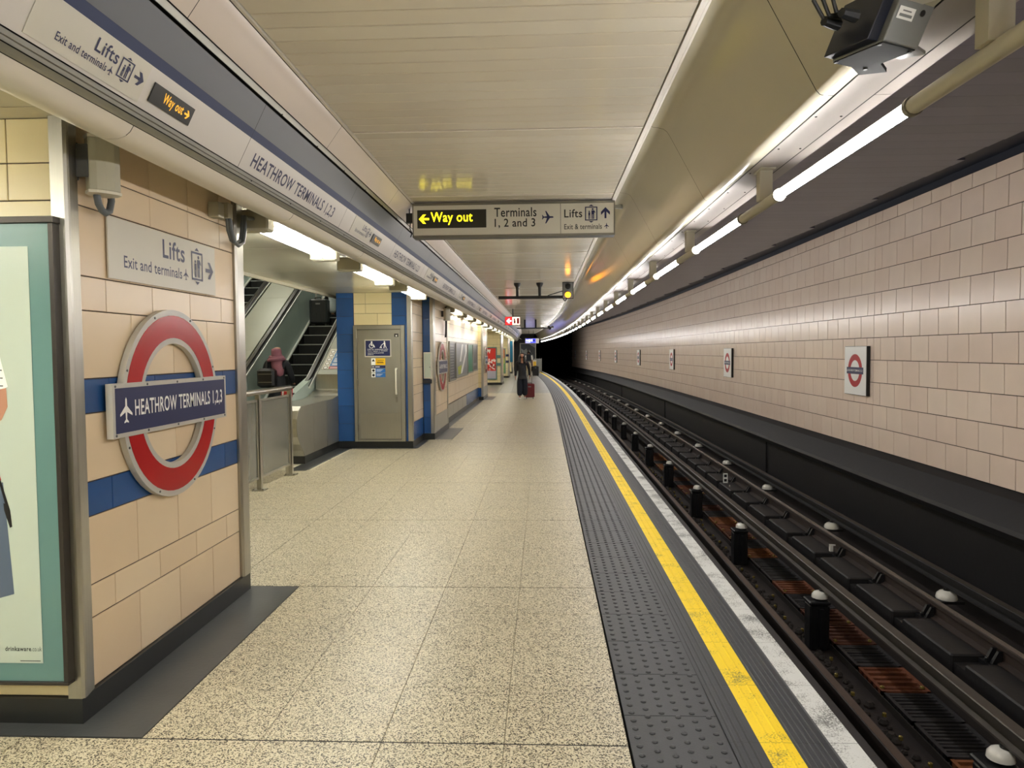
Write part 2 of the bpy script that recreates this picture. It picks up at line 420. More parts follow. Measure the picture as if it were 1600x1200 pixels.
b.box(-2.2, -1.69, 13.175, 13.16, -0.008, 0.001).box(-2.03, -1.69, 13.17, 15.13, -0.008, 0.001).box(-2.2, -2.0, 15.13, 24, -0.008, 0.001)
b.box(-2.03, -1.69, 23.95, 25.9, -0.008, 0.001).box(-3.5, -3.24, 9.65, 12.0, -0.008, 0.001).box(-3.4, -2.13, 11.9, 12.02, -0.008, 0.001).box(-2.22, -2.1, 11.9, 13.16, -0.008, 0.001)
b.build('dark_floor_border', M['border'], floor)

# tactile slabs: blisters in six staggered columns, one shared mesh
tb = MB(); L = 0.409
tb.hexa([(0, .002, -.03), (.40, .002, -.03), (.40, L-.002, -.03), (0, L-.002, -.03), (0, .002, 0), (.40, .002, 0), (.40, L-.002, 0), (0, L-.002, 0)])
for i in range(6):
    for j in range(6):
        cx = 0.035+0.066*i; cy = 0.022+0.068*j+(0.034 if i % 2 else 0)
        if cy > L-0.012: continue
        tb.lathe((cx, cy, 0), [(.0135, -.001), (.0125, .003), (.008, .0055), (.003, .006)], 8)
tb = tb.build('tactile_slab', M['tactile'], smooth=True); tme = tb.data; bpy.data.objects.remove(tb)
edge_floor = MB()
edge_floor.sweep([(0.335, -0.031), (1.20, -0.031), (1.20, -0.2), (1.12, -0.25)], PLAT, dev)
edge_floor = edge_floor.build('platform_edge', M['soot'], kind='structure')
y = 2.718-0.409*12
while y < 59.5:
    d = dev(y); inst('tactile_slab', tme, edge_floor, Matrix.Translation((0.345-d, y, 0)) @ Matrix.Rotation(ddev(y), 4, 'Z')); y += L
# edge slabs: grooved grey nosing, yellow line, white edge
prof = []
def pt(x, z, m=0): prof.append((x, z, m))
pt(0.749, 0)
for x in (0.772, 0.800, 0.832): pt(x-0.006, 0); pt(x-0.003, 0.004); pt(x+0.003, 0.004); pt(x+0.006, 0)
pt(0.871, 0, 1)
for x in (0.915, 0.960): pt(x-0.006, 0.001, 1); pt(x-0.002, 0.005, 1); pt(x+0.003, 0.005, 1); pt(x+0.007, 0.001, 1)
pt(1.003, 0, 0)
for x in (1.02, 1.045, 1.07, 1.095, 1.12): pt(x-0.006, 0); pt(x-0.003, 0.003); pt(x+0.003, 0.003); pt(x+0.006, 0)
pt(1.145, -0.001, 0); pt(1.152, 0.002, 2); pt(1.264, 0.002, 2); pt(1.27, -0.006, 0); pt(1.27, -0.09); pt(1.19, -0.10)
eb = MB()
for (xa, za, ma), (xb, zb, mb_) in zip(prof, prof[1:]):
    eb.cur = ma; i = eb.add([(xa, 0.001, za), (xb, 0.001, zb), (xb, 0.509, zb), (xa, 0.509, za)]); eb.face((i, i+1, i+2, i+3))
eo = eb.build('edge_slab', [M['coping'], M['yellow'], M['white_edge']], fix=False); eme = eo.data; bpy.data.objects.remove(eo)
y = 2.92-0.51*10
while y < 59.6:
    d = dev(y); inst('edge_slab', eme, edge_floor, Matrix.Translation((-d, y, 0)) @ Matrix.Rotation(ddev(y), 4, 'Z')); y += 0.51

# ------------------------------------------------------------------ track pit and bed
bed = MB()
bed.sweep([(1.15, -0.1), (1.15, -0.84), (2.04, -0.84), (2.04, -1.35), (3.30, -1.35), (3.30, -0.95), (3.72, -0.95), (3.74, -1.0), (4.6, -1.0)], LONG, dev)
bed = bed.build('track_bed', [M['pit']], kind='structure')

# ------------------------------------------------------------------ far wall across the track
wall_r = MB()
wall_r.sweep([(4.7, 0.17), (4.7, 3.512)], LONG, dev)
wall_r = wall_r.build('wall_right', M['tilejoint'], kind='structure')
led = MB()
led.sweep([(4.70, 0.165), (4.60, 0.10), (4.40, -0.12), (4.385, -0.165), (4.43, -0.24), (4.57, -0.27), (4.58, -0.98), (4.5, -1.0)], LONG, dev)
led.build('baseboard_right', M['soot2'], kind='structure', smooth=False)
TW = 5.86/14; TH = 0.3175
cells = []
for p in range(-3, 11):
    s0 = 10.5+5.86*p
    for r in range(11):
        zz = 0.17+TH*r; h = min(TH, 3.51-zz)
        xs = [s0+TW*i for i in range(15)] if r % 2 else [s0]+[s0+TW*(i+0.5) for i in range(14)]+[s0+5.86]
        for a, c in zip(xs, xs[1:]): cells.append((a, c, zz, h, r))
near = sorted([q for q in cells if q[1] > 7.0])[:300]; ns = set(near)
sb = [MB(), MB(), MB()]
for q in cells:
    a, c, zz, h, r = q
    if a > 67: continue
    d = dev(c); fr = Fr((4.7-d, c-0.0025, zz+0.002), (math.sin(ddev(c)), -math.cos(ddev(c)), 0), (0, 0, 1))
    tilt = random.uniform(-0.0015, 0.0015)+(0.016 if r < 6 else -0.004)
    fr = Fr(fr.O, fr.u, (-tilt, 0, 1))
    k = random.randrange(3)
    if q in ns: tile('wall_tile', wall_r, fr, c-a-0.011, h-0.007, M['tracktile'][k], 0.008, 0.002)
    else: stuff_tiles(sb[k], fr, c-a-0.011, h-0.007, 0.008)
for k in range(3): sb[k].build('wall_tiling', M['tracktile'][k], wall_r, kind='stuff', fix=False)

# ------------------------------------------------------------------ ceilings
ceil = MB(); ceil.loft([[(-1.30-devl(y), y, 3.066), (0.70-dev(y), y, 3.066)] for y in PLAT], False)
ceil = ceil.build('ceiling', M['plank_gap'], kind='structure')
def plank(a, c, i):
    b = MB(); q = []
    xl0, xl1, xr0, xr1 = -1.245-devl(a), -1.245-devl(c), 0.655-dev(a), 0.655-dev(c)
    b.loft([[(xl0, a, 3.060), (xr0, a, 3.060), (xr1, c, 3.060), (xl1, c, 3.060)], [(xl0, a, 3.053), (xr0, a, 3.053), (xr1, c, 3.053), (xl1, c, 3.053)],
            [(xl0, a+.005, 3.05), (xr0, a+.005, 3.05), (xr1, c-.005, 3.05), (xl1, c-.005, 3.05)]])
    b.face((8, 9, 10, 11)); return b
BAY = 1.975; n_p = 0; pst = MB()
for bay in range(-3, 29):
    y0 = 4.79+BAY*(bay-1); st = (BAY-0.03)/14
    for i in range(14):
        a = y0+0.02+st*i; pl = plank(a+0.0025, a+st-0.0025, i)
        if y0 > -1 and n_p < 280: pl.build('ceiling_plank', M['plank'][random.randrange(3)], ceil); n_p += 1
        else:
            o = pst.add(pl.v); pst.f += [tuple(o+q for q in f) for f in pl.f]; pst.m += pl.m
    tb_ = MB(); tb_.box(-1.245-devl(y0), 0.655-dev(y0), y0-0.009, y0+0.012, 3.046, 3.064); tb_.build('ceiling_bay_strip', M['white'], ceil)
pst.build('ceiling_planking', M['plank'][0], ceil, kind='stuff')
tr = MB()
tr.sweep([(0.662, 3.062), (0.662, 3.042), (0.690, 3.042), (0.690, 3.062)], PLAT, dev).sweep([(0.693, 3.062), (0.693, 3.045), (0.705, 3.045), (0.705, 3.062)], PLAT, dev)
tr.build('trim_1', M['white'], kind='structure')
tr = MB(); tr.sweep([(-1.25, 3.062), (-1.25, 3.040), (-1.266, 3.040), (-1.266, 3.062)], PLAT, devl); tr.build('trim_2', M['white'], kind='structure')

# soffit over the platform edge: olive panel, white bottom strips
sof = MB(); sof.sweep([(0.72, 3.07), (0.83, 3.04), (1.08, 2.60), (1.32, 2.60), (1.32, 3.6)], PLAT, dev)
sof = sof.build('trim_3', M['joint'], kind='structure')
spr = [(0.708, 3.058), (0.722, 3.050), (0.755, 3.046), (0.790, 3.036), (0.812, 3.018), (0.830, 2.99), (1.035, 2.612), (1.048, 2.588), (1.062, 2.573), (1.082, 2.567), (1.112, 2.567)]
def seg(name, prof, a, c, m, parent, dv, smooth=True, n=2, gap=0.002):
    b = MB(); b.sweep(prof, [a+gap+(c-a-2*gap)*i/n for i in range(n+1)], dv)
    return b.build(name, m, parent, smooth=smooth, fix=False)
for k in range(-3, 29):
    a = 2.86+1.95*k; c = a+1.95
    if a > 59: break
    seg('soffit_panel', spr, a, c, M['soffit'], sof, dev, gap=0.003)
    seg('soffit_strip', [(1.120, 2.567), (1.262, 2.567)], a, c, M['soffit_white'], sof, dev, gap=0.0)
    seg('soffit_edge_strip', [(1.268, 2.567), (1.332, 2.567), (1.336, 2.60), (1.336, 3.55)], a, c, M['soffit_white'], sof, dev, gap=0.002, smooth=False)
    if 0 <= k < 10:
        sbm = MB()
        for j in range(4):
            for xx in (1.14, 1.243): sbm.lathe((xx-dev(a+0.25+0.48*j), a+0.25+0.48*j, 2.564), [(.004, 0), (.0055, .002), (.0055, .005)], 8)
        sbm.build('soffit_screws', M['joint'], sof, kind='stuff')

# boarded ceiling over the track
tc = MB(); tc.sweep([(1.3, 3.56), (4.35, 3.56)], LONG, dev).sweep([(4.2, 3.60), (4.71, 3.60), (4.71, 3.513)], LONG, dev)
tc.cur = 0
tc = tc.build('ceiling.001', M['void'], kind='structure')
tst = MB(); k = 0; y = -6.0
while y < 67.5:
    bay = int((y+6)/1.95); off = 0.08+0.10*(((y+6)/1.95) % 1.0)
    x0, x1 = 1.337-dev(y), 4.40-off-dev(y)
    b = MB(); b.box(x0, x1, y+0.001, y+0.239, 3.52, 3.545)
    if 5 < y < 42: b.build('track_ceiling_board', M['track_ceiling'][k % 3], tc, bevel=0.0)
    else: o = tst.add(b.v); tst.f += [tuple(o+q for q in f) for f in b.f]; tst.m += b.m
    y += 0.24; k += 1
tst.build('track_ceiling_boarding', M['track_ceiling'][0], tc, kind='stuff')

# ------------------------------------------------------------------ frieze along the left side
fz = MB(); fz.sweep([(-1.30, 3.07), (-1.40, 2.90), (-1.60, 2.50), (-1.82, 2.55), (-1.82, 2.66)], PLAT, devl)
fz = fz.build('trim_4', M['joint'], kind='structure')
FP = 1.8
for k in range(-4, 31):
    a = 3.65+FP*k; c = a+FP
    if a > 59.5: break
    c = min(c, 60)
    seg('cove_panel', [(-1.268, 3.036), (-1.276, 3.022), (-1.290, 3.005), (-1.308, 2.979), (-1.366, 2.899)], a-0.85, c-0.85, M['pink'], fz, devl)
    seg('frieze_rail', [(-1.369, 2.893), (-1.372, 2.888), (-1.378, 2.876), (-1.382, 2.868)], a, c, M['steel_matt'], fz, devl, gap=0, smooth=False)
    seg('frieze_panel', [(-1.389, 2.854), (-1.451, 2.730)], a, c, M['frieze_grey'], fz, devl)
    seg('frieze_panel', [(-1.4512, 2.7296), (-1.4700, 2.6920)], a, c, M['frieze_blue'], fz, devl, gap=0.001)
    seg('frieze_panel', [(-1.4702, 2.6916), (-1.543, 2.547)], a, c, M['frieze_white'], fz, devl)
    seg('frieze_rail', [(-1.541, 2.540), (-1.548, 2.526), (-1.556, 2.526), (-1.562, 2.514)], a, c, M['steel_matt'], fz, devl, gap=0, smooth=False)
    seg('frieze_rail', [(-1.560, 2.508), (-1.572, 2.494), (-1.580, 2.488)], a, c, M['steel_matt'], fz, devl, gap=0, smooth=False)
    seg('bullnose_panel', [(-1.582, 2.486), (-1.596, 2.464), (-1.617, 2.447), (-1.645, 2.438), (-1.69, 2.438), (-1.725, 2.447), (-1.76, 2.470), (-1.785, 2.51), (-1.80, 2.60)], a-0.87, c-0.87, M['white'], fz, devl)
    rv = MB()
    if 0 <= k < 8:
        for j in range(3):
            for x, z in ((-1.380, 2.872), (-1.556, 2.526)): rv.lathe((x+0.001, a+0.2+0.6*j, z-0.003), [(.004, -.002), (.004, .002)], 6)
        rv.build('rail_screws', M['black'], fz, kind='stuff')
def FZ(y, v): # frame on the frieze, v measured up the slope from the blue/white line
    th = ddevl(y); return Fr((-1.470+0.4472*v-devl(y)+0.894*0.0012, y, 2.693+0.8944*v-0.447*0.0012), (-math.sin(th), math.cos(th), 0), (.4472, 0, .8944))
fzw = MB()
for g in range(-1, 16):
    y = 2.12+3.6*g
    if y+3.2 > 59.5: break
    f = FZ(y, 0)
    pb = MB(); pb.fbox(f, 0, 0.605, -0.151, -0.004, 0.0, 0.002); lsp = pb.build('lift_sign_panel', M['signwhite'], fz)
    f = f.at(0, 0, 0.002)
    text('Lifts', lsp, f.at(.292, -.077, .0012), .128, .048, M['ink'], 0.014)
    text('Exit and terminals', lsp, f.at(.118, -.118, .0012), .262, .028, M['ink'], 0.012)
    prints('sign_print', lsp, f, [sc(PLANE, .388, -.122, .030, .034)]+[sc(q, .436, -.120, .076, .094) for q in lift_icon()]+[sc(ARROW, .530, -.098, .060, .050)], M['ink'])
    wo = MB(); wo.fbox(f, .655, .970, -.124, -.047, 0, 0.004); wop = wo.build('way_out_panel', M['signblack'], fz)
    text('Way out', wop, f.at(.738, -.112, 0.0045), .155, .052, M['lit_amber'], 0.018)
    prints('sign_print', wop, f.at(0, 0, .0045), [sc(ARROW, .905, -.104, .042, .036)], M['lit_amber'])
    text('HEATHROW TERMINALS 1,2,3', fz, FZ(y+1.64, -.140), 1.46, .088, M['ink'], 0.016)

# ------------------------------------------------------------------ passage side: soffit, walls
ps = MB()
for k in range(-4, 31):
    y0 = 4.85+1.98*k
    if y0 > 59: break
    ps.box(-3.65, -1.80, y0+0.003, min(y0+1.977, 60), 2.60, 2.64)
ps.box(-8, -3.65, -6, 7.2, 2.60, 2.64).box(-8, -3.65, 24, 60, 2.60, 2.64).box(-3.68, -3.645, 7.2, 24, 2.56, 2.9)
ps.build('ceiling.002', M['soffit'], kind='structure')
wl = MB()
wl.box(-8.1, -8.0, -6, 24, 0, 7).box(-8, -3.4, 23.9, 24, 0, 8).box(-5.4, -5.3, 24, 60, 0, 2.7).box(-8, -5.3, 25.8, 26, 0, 2.7)
wl.box(-8.1, 5, -6.1, -6.0, -1.4, 3.7).box(-8, -3.65, 7.2, 7.3, 2.6, 6).box(-8, -3.4, 7.2, 24, 7.0, 7.1)
wl.build('wall_left', M['yellowcream'][0], kind='structure')
ew = MB(); ew.box(-5.4, -0.33, 60, 60.1, -0.1, 3.1).box(-0.8, -0.33, 60, 70, -1.4, 3.6)
ew.build('wall_end', M['soot'], kind='structure')
tn = MB(); tn.box(-4, 3.4, 82, 82.1, -1.5, 4).box(2.45, 2.55, 68, 82, -1.5, 4).box(-4, 3, 60, 82, 3.6, 3.7).box(-4, 5, 60, 82, -1.5, -1.36).box(-4.1, -4, 60, 82, -1.5, 4)
tn.box(2.5, 4.9, 68, 68.1, -1.5, 4)
tn.build('tunnel_wall', M['tunnel'], kind='structure')

# ------------------------------------------------------------------ tiled pillars and wall blocks
ROWZ = [.112, .423, .572, .879, 1.034, 1.339, 1.494, 1.797, 1.949, 2.256, 2.413, 2.60]
def face_tiles(parent, fr, width, rows=ROWZ, mats=None, blue=(), pitch=0.4, short0=None, zmin=0, zmax=9, skip=None, name='wall_tile'):
    """courses of tall and short tiles; fr's origin at floor level, left end"""
    for i, (z0, z1) in enumerate(zip(rows, rows[1:])):
        if z1 <= zmin or z0 >= zmax: continue
        a0 = max(z0, zmin); a1 = min(z1, zmax)
        short = (z1-z0) < 0.2
        xs = [0]; x = (pitch/2 if short else pitch)
        while x < width-0.05: xs.append(x); x += pitch
        xs.append(width)
        for a, c in zip(xs, xs[1:]):
            if skip and skip((a+c)/2, (z0+z1)/2): continue
            ms = M['bluetile'] if i in blue else mats
            tile(name, parent, fr.at(a+.0018, a0+.0025), c-a-.0036, a1-a0-.005, ms[random.randrange(len(ms))])
def skirting(b, pts, h=.115, t=.02):
    pass

# --- near pillar with the big roundel
p1 = thing('tiled_pillar', 'nearest cream tiled pillar with two blue tile bands beside the poster', 'pillar', (-2.5, 3.0, 0))
b = MB(); b.box(-3.2, -2.03, 3.012, 4.76, 0, 2.60); b.build('core', M['tilejoint'], p1)
face_tiles(p1, frame_left(-2.03, 3.085, 0), 1.589, mats=M['cream'], blue=(3, 5))
face_tiles(p1, frame_front(-2.066-0.4*3, 3.012, 0), 1.2, mats=M['yellowcream'], skip=lambda a, z: 0.42 < z < 2.1 and a > 0.1)
b = MB(); b.box(-3.2, -2.004, 2.985, 3.03, 0, .112).box(-2.03, -2.004, 3.03, 4.785, 0, .112); b.build('skirting', M['skirt'], p1)
b = MB(); b.prism(Fr((0, 0, .113), (1, 0, 0), (0, 1, 0)), [(-2.064, 2.982), (-2.005, 2.982), (-1.995, 2.992), (-1.995, 3.005), (-2.012, 3.084), (-2.03, 3.084), (-2.03, 3.012), (-2.064, 3.012)], 0, 2.487)
b.build('corner_trim', M['steel'], p1)
b = MB(); b.prism(Fr((0, 0, .113), (1, 0, 0), (0, 1, 0)), [(-2.03, 4.675), (-2.012, 4.675), (-2.000, 4.69), (-1.998, 4.78), (-2.006, 4.79), (-2.1, 4.79), (-2.1, 4.76), (-2.03, 4.76)], 0, 2.487)
b.build('corner_trim', M['steel'], p1)

# --- poster case on the pillar's front
pc = thing('poster_case', 'teal bordered poster case of a man holding red tongs on nearest pillar', 'poster', (-2.6, 2.98, 0.19))
b = MB()
for x0, x1, z0, z1 in ((-3.15, -2.027, 2.150, 2.178), (-3.15, -2.031, .190, .205), (-2.052, -2.031, .205, 2.150), (-3.15, -3.12, .205, 2.150)): b.box(x0, x1, 2.938, 3.003, z0, z1)
b.build('frame', M['poster_frame'], pc, bevel=.003)
b = MB(); b.box(-3.12, -2.052, 2.950, 2.99, .205, 2.150); b.build('mount_board', M['teal'], pc)
pf = frame_front(-3.12, 2.9485, .284)
W0, H0 = .974, 1.771
b = MB(); b.fbox(pf, .09, W0, 0, H0, 0, .001); b.build('poster_sheet', M['poster'], pc)
f2 = pf.at(0, 0, .0014)
# poster print: striped shirt, forearm, jeans, tongs (positions from the sheet's right edge W0)
X = lambda x: W0+x
prints('print_jeans', pc, f2, [[(X(-.62), .72), (X(-.145), .78), (X(-.115), .30), (X(-.62), .16)]], M['denim'], .0002)
shirt = [(X(-.62), 1.62), (X(-.30), 1.60), (X(-.165), 1.46), (X(-.135), 1.30), (X(-.108), 1.185), (X(-.18), 1.15), (X(-.2), .98), (X(-.20), .76), (X(-.62), .70)]
prints('print_shirt', pc, f2, [shirt], M['whiteprint'], .0004)
st = [[(X(-.60), z), (X(-.128+(.0 if z < 1.26 else -(z-1.26)*.28)), z-.012), (X(-.128+(.0 if z < 1.26 else -(z-1.26)*.28)), z-.017), (X(-.60), z-.006)] for z in [1.17+.033*i for i in range(11)]]
prints('print_stripes', pc, f2, st, M['grey_dark'], .0006)
prints('print_hair', pc, f2, [[(X(-.49), 1.72), (X(-.47), 1.765), (X(-.33), 1.765), (X(-.31), 1.70), (X(-.33), 1.66), (X(-.47), 1.66)]], M['blackprint'], .0002)
prints('print_face', pc, f2, [[(X(-.46), 1.72), (X(-.36), 1.74), (X(-.335), 1.70), (X(-.345), 1.64), (X(-.36), 1.58), (X(-.45), 1.58), (X(-.465), 1.66)]], M['skin'], .0003)
prints('print_arm', pc, f2, [[(X(-.19), 1.165), (X(-.115), 1.18), (X(-.112), 1.10), (X(-.14), 1.045), (X(-.22), 1.00), (X(-.34), .965), (X(-.36), 1.03), (X(-.24), 1.08)]], M['skin'], .0008)
prints('print_tongs', pc, f2, [[(X(-.235), 1.0), (X(-.218), 1.0), (X(-.152), .79), (X(-.165), .78)]], M['redprint'], .001)
prints('print_tongs', pc, f2, [[(X(-.165), .79), (X(-.155), .79), (X(-.118), .66), (X(-.112), .59), (X(-.122), .585), (X(-.145), .66), (X(-.147), .69), (X(-.14), .69)]], M['blackprint'], .001)
text('drinkaware', pc, f2.at(X(-.165), .052), .115, .020, M['blackprint'], .022)
text('.co.uk', pc, f2.at(X(-.048), .052), .044, .020, M['blackprint'], .0)
prints('print_line', pc, f2, [rect(X(-.1), .008, X(-.01), .012)], M['grey_dark'], .0004)

# --- roundels: enamel ring, rim, name bar
def roundel(name, label, fr, R, barw, barh, words, deep=.03, lw=.84):
    """fr: origin at the centre, u reading direction"""
    r = thing(name, label, 'sign', tuple(fr.O))
    b = MB(); b.ring(fr, R*.64, R, 0, deep, 56); b.build('rim', M['enamel_rim'], r, bevel=0)
    b = MB(); b.ring(fr, R*.70, R*.94, deep-.004, deep+.002, 56); b.build('red_ring', M['red'], r)
    f = fr.at(-barw/2, -barh/2, deep)
    b = MB(); b.fbox(f, 0, barw, 0, barh, -.02, .012); b.build('bar_rim', M['enamel_rim'], r)
    g = barh*.085
    b = MB(); b.fbox(f, g, barw-g, g, barh-g, .010, .014); nb = b.build('name_bar', M['navy'], r)
    prints('print_aeroplane', nb, f, [sc(PLANE, barw*.045, barh*.26, barw*.085, barh*.48)], M['whiteprint'], .0148)
    text(words, nb, f.at(barw*.15, barh*.32, .0148), barw*.80, barh*.36, M['whiteprint'], .014)
    sb_ = MB()
    for x in (.02, .25, .5, .75, .98):
        for y in (.05, .95): sb_.ring(f, 0.0008, .006, .011, .0145, 8, cx=barw*x, cy=barh*y)
    for k in range(8):
        t = math.pi/8+k*math.pi/4
        sb_.ring(fr, .0008, .006, deep-.001, deep+.003, 8, cx=R*.97*math.cos(t), cy=R*.97*math.sin(t))
    sb_.build('screws', M['grey_dark'], r, kind='stuff')
    return r
roundel('roundel_sign', 'large red ring roundel reading Heathrow Terminals 1,2,3 on nearest pillar', frame_left(-2.018, 3.82, 1.338), .50, 1.185, .255, 'HEATHROW TERMINALS 1,2,3')
# --- lifts sign on the same pillar
ls = thing('lifts_sign', 'pale lifts, exit and terminals sign with right arrow above the large roundel', 'sign', (-2.02, 3.29, 1.955))
f = frame_left(-2.0195, 3.29, 1.957)
b = MB(); b.fbox(f, 0, 1.095, 0, .290, 0, .008); lp_ = b.build('panel', M['signwhite'], ls, bevel=.001)
f = f.at(0, 0, .0085)
text('Lifts', lp_, f.at(.485, .155), .235, .10, M['ink'], .018)
text('Exit and terminals', lp_, f.at(.125, .062), .56, .058, M['ink'], .010)
prints('sign_print', lp_, f, [sc(PLANE, .70, .060, .055, .065)]+[sc(q, .795, .045, .135, .215) for q in lift_icon()]+[sc(ARROW, .965, .092, .10, .10)], M['ink'])

# --- speaker on the pillar
sp = thing('wall_speaker', 'beige box loudspeaker on a wall bracket high on nearest pillar', 'speaker', (-1.93, 3.12, 2.32))
bb = MB()
ctr = Vector((-1.94, 3.15, 2.43))
fr = Fr(ctr, (math.cos(math.radians(20)), math.sin(math.radians(20)), 0), (0.06, -0.1, 1))
prof = [(-.075, -.03), (.07, -.035), (.085, -.01), (.075, .05), (.055, .075), (-.055, .075), (-.08, .045)]
fr2 = Fr(ctr-Vector((0, 0, .125)), (math.cos(math.radians(48)), math.sin(math.radians(48)), 0), (-math.sin(math.radians(48)), math.cos(math.radians(48)), 0))
pr = [(x*.72, y*.75) for x, y in [(-.088, -.045), (-.05, -.062), (0, -.067), (.05, -.062), (.088, -.045), (.088, .02), (.05, .075), (-.05, .075), (-.088, .02)]]
bb.prism(fr2, pr, 0.012, .238); bb.build('cabinet', M['beige_box'], sp, bevel=.004)
for z in (0, .238):
    b = MB(); b.prism(fr2, [(x*1.05, y*1.05) for x, y in pr], z, z+.012); b.build('end_cap', M['signwhite'], sp)
b = MB(); b.box(-2.022, -2.015, 3.06, 3.10, 2.36, 2.52).box(-2.015, -1.96, 3.075, 3.087, 2.37, 2.51); b.build('bracket', M['grey_dark'], sp)
b = MB(); b.tube([(-1.965, 3.145, 2.345), (-1.965, 3.145, 2.30), (-1.965, 3.155, 2.268), (-1.965, 3.178, 2.245), (-1.965, 3.205, 2.238), (-1.965, 3.235, 2.252), (-1.965, 3.252, 2.30), (-1.97, 3.252, 2.35), (-1.985, 3.245, 2.50)], .0155, 10); b.build('conduit', M['conduit'], sp, smooth=True)
b = MB(); b.box(-2.022, -1.985, 3.315, 3.365, 2.43, 2.55); b.build('junction_plate', M['beige_box'], sp, bevel=.003)
# --- junction box and conduits by the first passage light
jb_ = thing('junction_box', 'small beige junction box with looped grey conduits beside first passage light', 'junction box', (-2.0, 4.40, 2.40))
b = MB(); b.box(-2.022, -1.955, 4.33, 4.41, 2.43, 2.52); b.build('box', M['beige_box'], jb_, bevel=.004)
b = MB(); b.box(-2.022, -1.94, 4.43, 4.50, 2.44, 2.535); b.build('box', M['beige_box'], jb_, bevel=.004)
for dx, dr in ((0, 0), (.018, .012)):
    b = MB(); b.tube([(-1.96+dx, 4.46, 2.44), (-1.957+dx, 4.465, 2.37), (-1.955+dx, 4.50, 2.315-dr), (-1.953+dx, 4.56, 2.30-dr), (-1.952+dx, 4.63, 2.33-dr), (-1.952+dx, 4.66, 2.40), (-1.952+dx, 4.67, 2.49), (-1.952+dx, 4.80, 2.50)], .013, 8); b.build('conduit', M['conduit'], jb_, smooth=True)

# --- wall block with the steel door
w2 = thing('tiled_wall_block', 'cream and blue tiled wall block around the steel door', 'wall block', (-2.8, 12.0, 0))
b = MB(); b.box(-3.46, -2.21, 12.012, 15.1, 0, 2.62).box(-3.46, -2.17, 15.1, 24.0, 0, 2.62); b.build('core', M['tilejoint'], w2)
BR = [.112, .41, .71, 1.01, 1.31, 1.61, 1.91, 2.21, 2.51, 2.6]
def column(parent, fr, wd, ms, rows=BR, lo=0, hi=9):
    for z0, z1 in zip(rows, rows[1:]):
        if z1 <= lo or z0 >= hi: continue
        tile('wall_tile', parent, fr.at(.0015, max(z0, lo)+.0015), wd-.003, min(z1, hi)-max(z0, lo)-.003, ms[random.randrange(len(ms))])
column(w2, frame_front(-3.46, 12.012, 0), .29, M['bluetile'])
column(w2, frame_front(-2.525, 12.012, 0), .225, M['bluetile'], lo=2.06)
column(w2, frame_front(-2.305, 12.012, 0), .035, M['bluetile'])
face_tiles(w2, frame_front(-3.165, 12.012, 0), .64, mats=M['yellowcream'], zmin=2.06)
face_tiles(w2, frame_left(-2.21, 12.09, 0), 1.05, mats=M['cream'], zmin=.42)
b_ = [M['bluetile'][0], M['bluetile'][1]]
for a in range(3): tile('wall_tile', w2, frame_left(-2.21, 12.09+.35*a+.0015, .114), .347, .304, b_[a % 2])
b = MB(); b.prism(Fr((0, 0, .113), (1, 0, 0), (0, 1, 0)), [(-2.268, 11.985), (-2.20, 11.985), (-2.185, 12.0), (-2.192, 12.088), (-2.21, 12.088), (-2.21, 12.012), (-2.268, 12.012)], 0, 2.487); b.build('corner_trim', M['steel'], w2)
b = MB(); b.box(-3.46, -2.19, 11.985, 12.02, 0, .112).box(-2.21, -2.19, 12.02, 13.15, 0, .112); b.build('skirting', M['skirt'], w2)

dr_ = thing('steel_door', 'flat grey steel service door with blue notice and long pull handle', 'door', (-2.75, 12.0, .11))
b = MB()
for x0, x1, z0, z1 in ((-3.166, -3.112, .112, 2.055), (-2.372, -2.31, .112, 2.055), (-3.112, -2.372, 1.99, 2.055), (-3.112, -2.372, .112, .145)): b.box(x0, x1, 11.955, 12.02, z0, z1)
b.build('door_frame', M['steel_matt'], dr_, bevel=.004)
b = MB(); b.box(-3.107, -2.377, 11.972, 12.012, .15, 1.985); lf = b.build('door_leaf', M['steel_matt'], dr_, bevel=.003)
b = MB(); b.box(-3.07, -2.384, 11.967, 11.974, .165, .585); b.build('kick_plate', M['steel'], lf, bevel=.001)
b = MB(); b.tube([(-2.452, 11.972, 1.33), (-2.452, 11.915, 1.33), (-2.452, 11.910, 1.31), (-2.452, 11.910, .93), (-2.452, 11.915, .91), (-2.452, 11.972, .91)], .015, 10); b.build('pull_handle', M['signwhite'], lf, smooth=True)
b = MB(); b.box(-2.47, -2.435, 11.965, 11.974, .77, .86).lathe((-2.452, 11.965, .83), [(.010, 0), (.010, -.006)], 10, 'y'); b.build('lock_plate', M['steel_dark'], lf)
for z in (1.80, 1.10, .35):
    b = MB(); b.lathe((-3.110, 11.958, z-.045), [(.011, 0), (.011, .09)], 8); b.build('hinge', M['steel_dark'], dr_)
fd = frame_front(-2.980, 11.971, 1.530)
b = MB(); b.fbox(fd, 0, .445, 0, .288, 0, .003); b.build('notice_plate', M['signwhite'], lf)
b = MB(); b.fbox(fd, .016, .429, .016, .272, .003, .004); b.build('notice_face', M['navy'], lf)
fw = fd.at(0, 0, .0045)
wc = [circ(.12, .245, .016, 10)]; b = MB(); b.ring(fw, .032, .042, 0, .0004, 20, cx=.115, cy=.185)
b.flat(fw, rect(.105, .185, .125, .228)).flat(fw, rect(.105, .185, .155, .197)).flat(fw, [(.145, .195), (.165, .155), (.178, .16), (.158, .2)]); b.flat(fw, wc[0])
b.flat(fw, circ(.335, .252, .012, 10)).flat(fw, [(.325, .240), (.350, .238), (.352, .195), (.328, .19)]).flat(fw, [(.328, .195), (.340, .195), (.332, .145), (.318, .145)]).flat(fw, [(.340, .195), (.352, .195), (.372, .145), (.360, .145)])
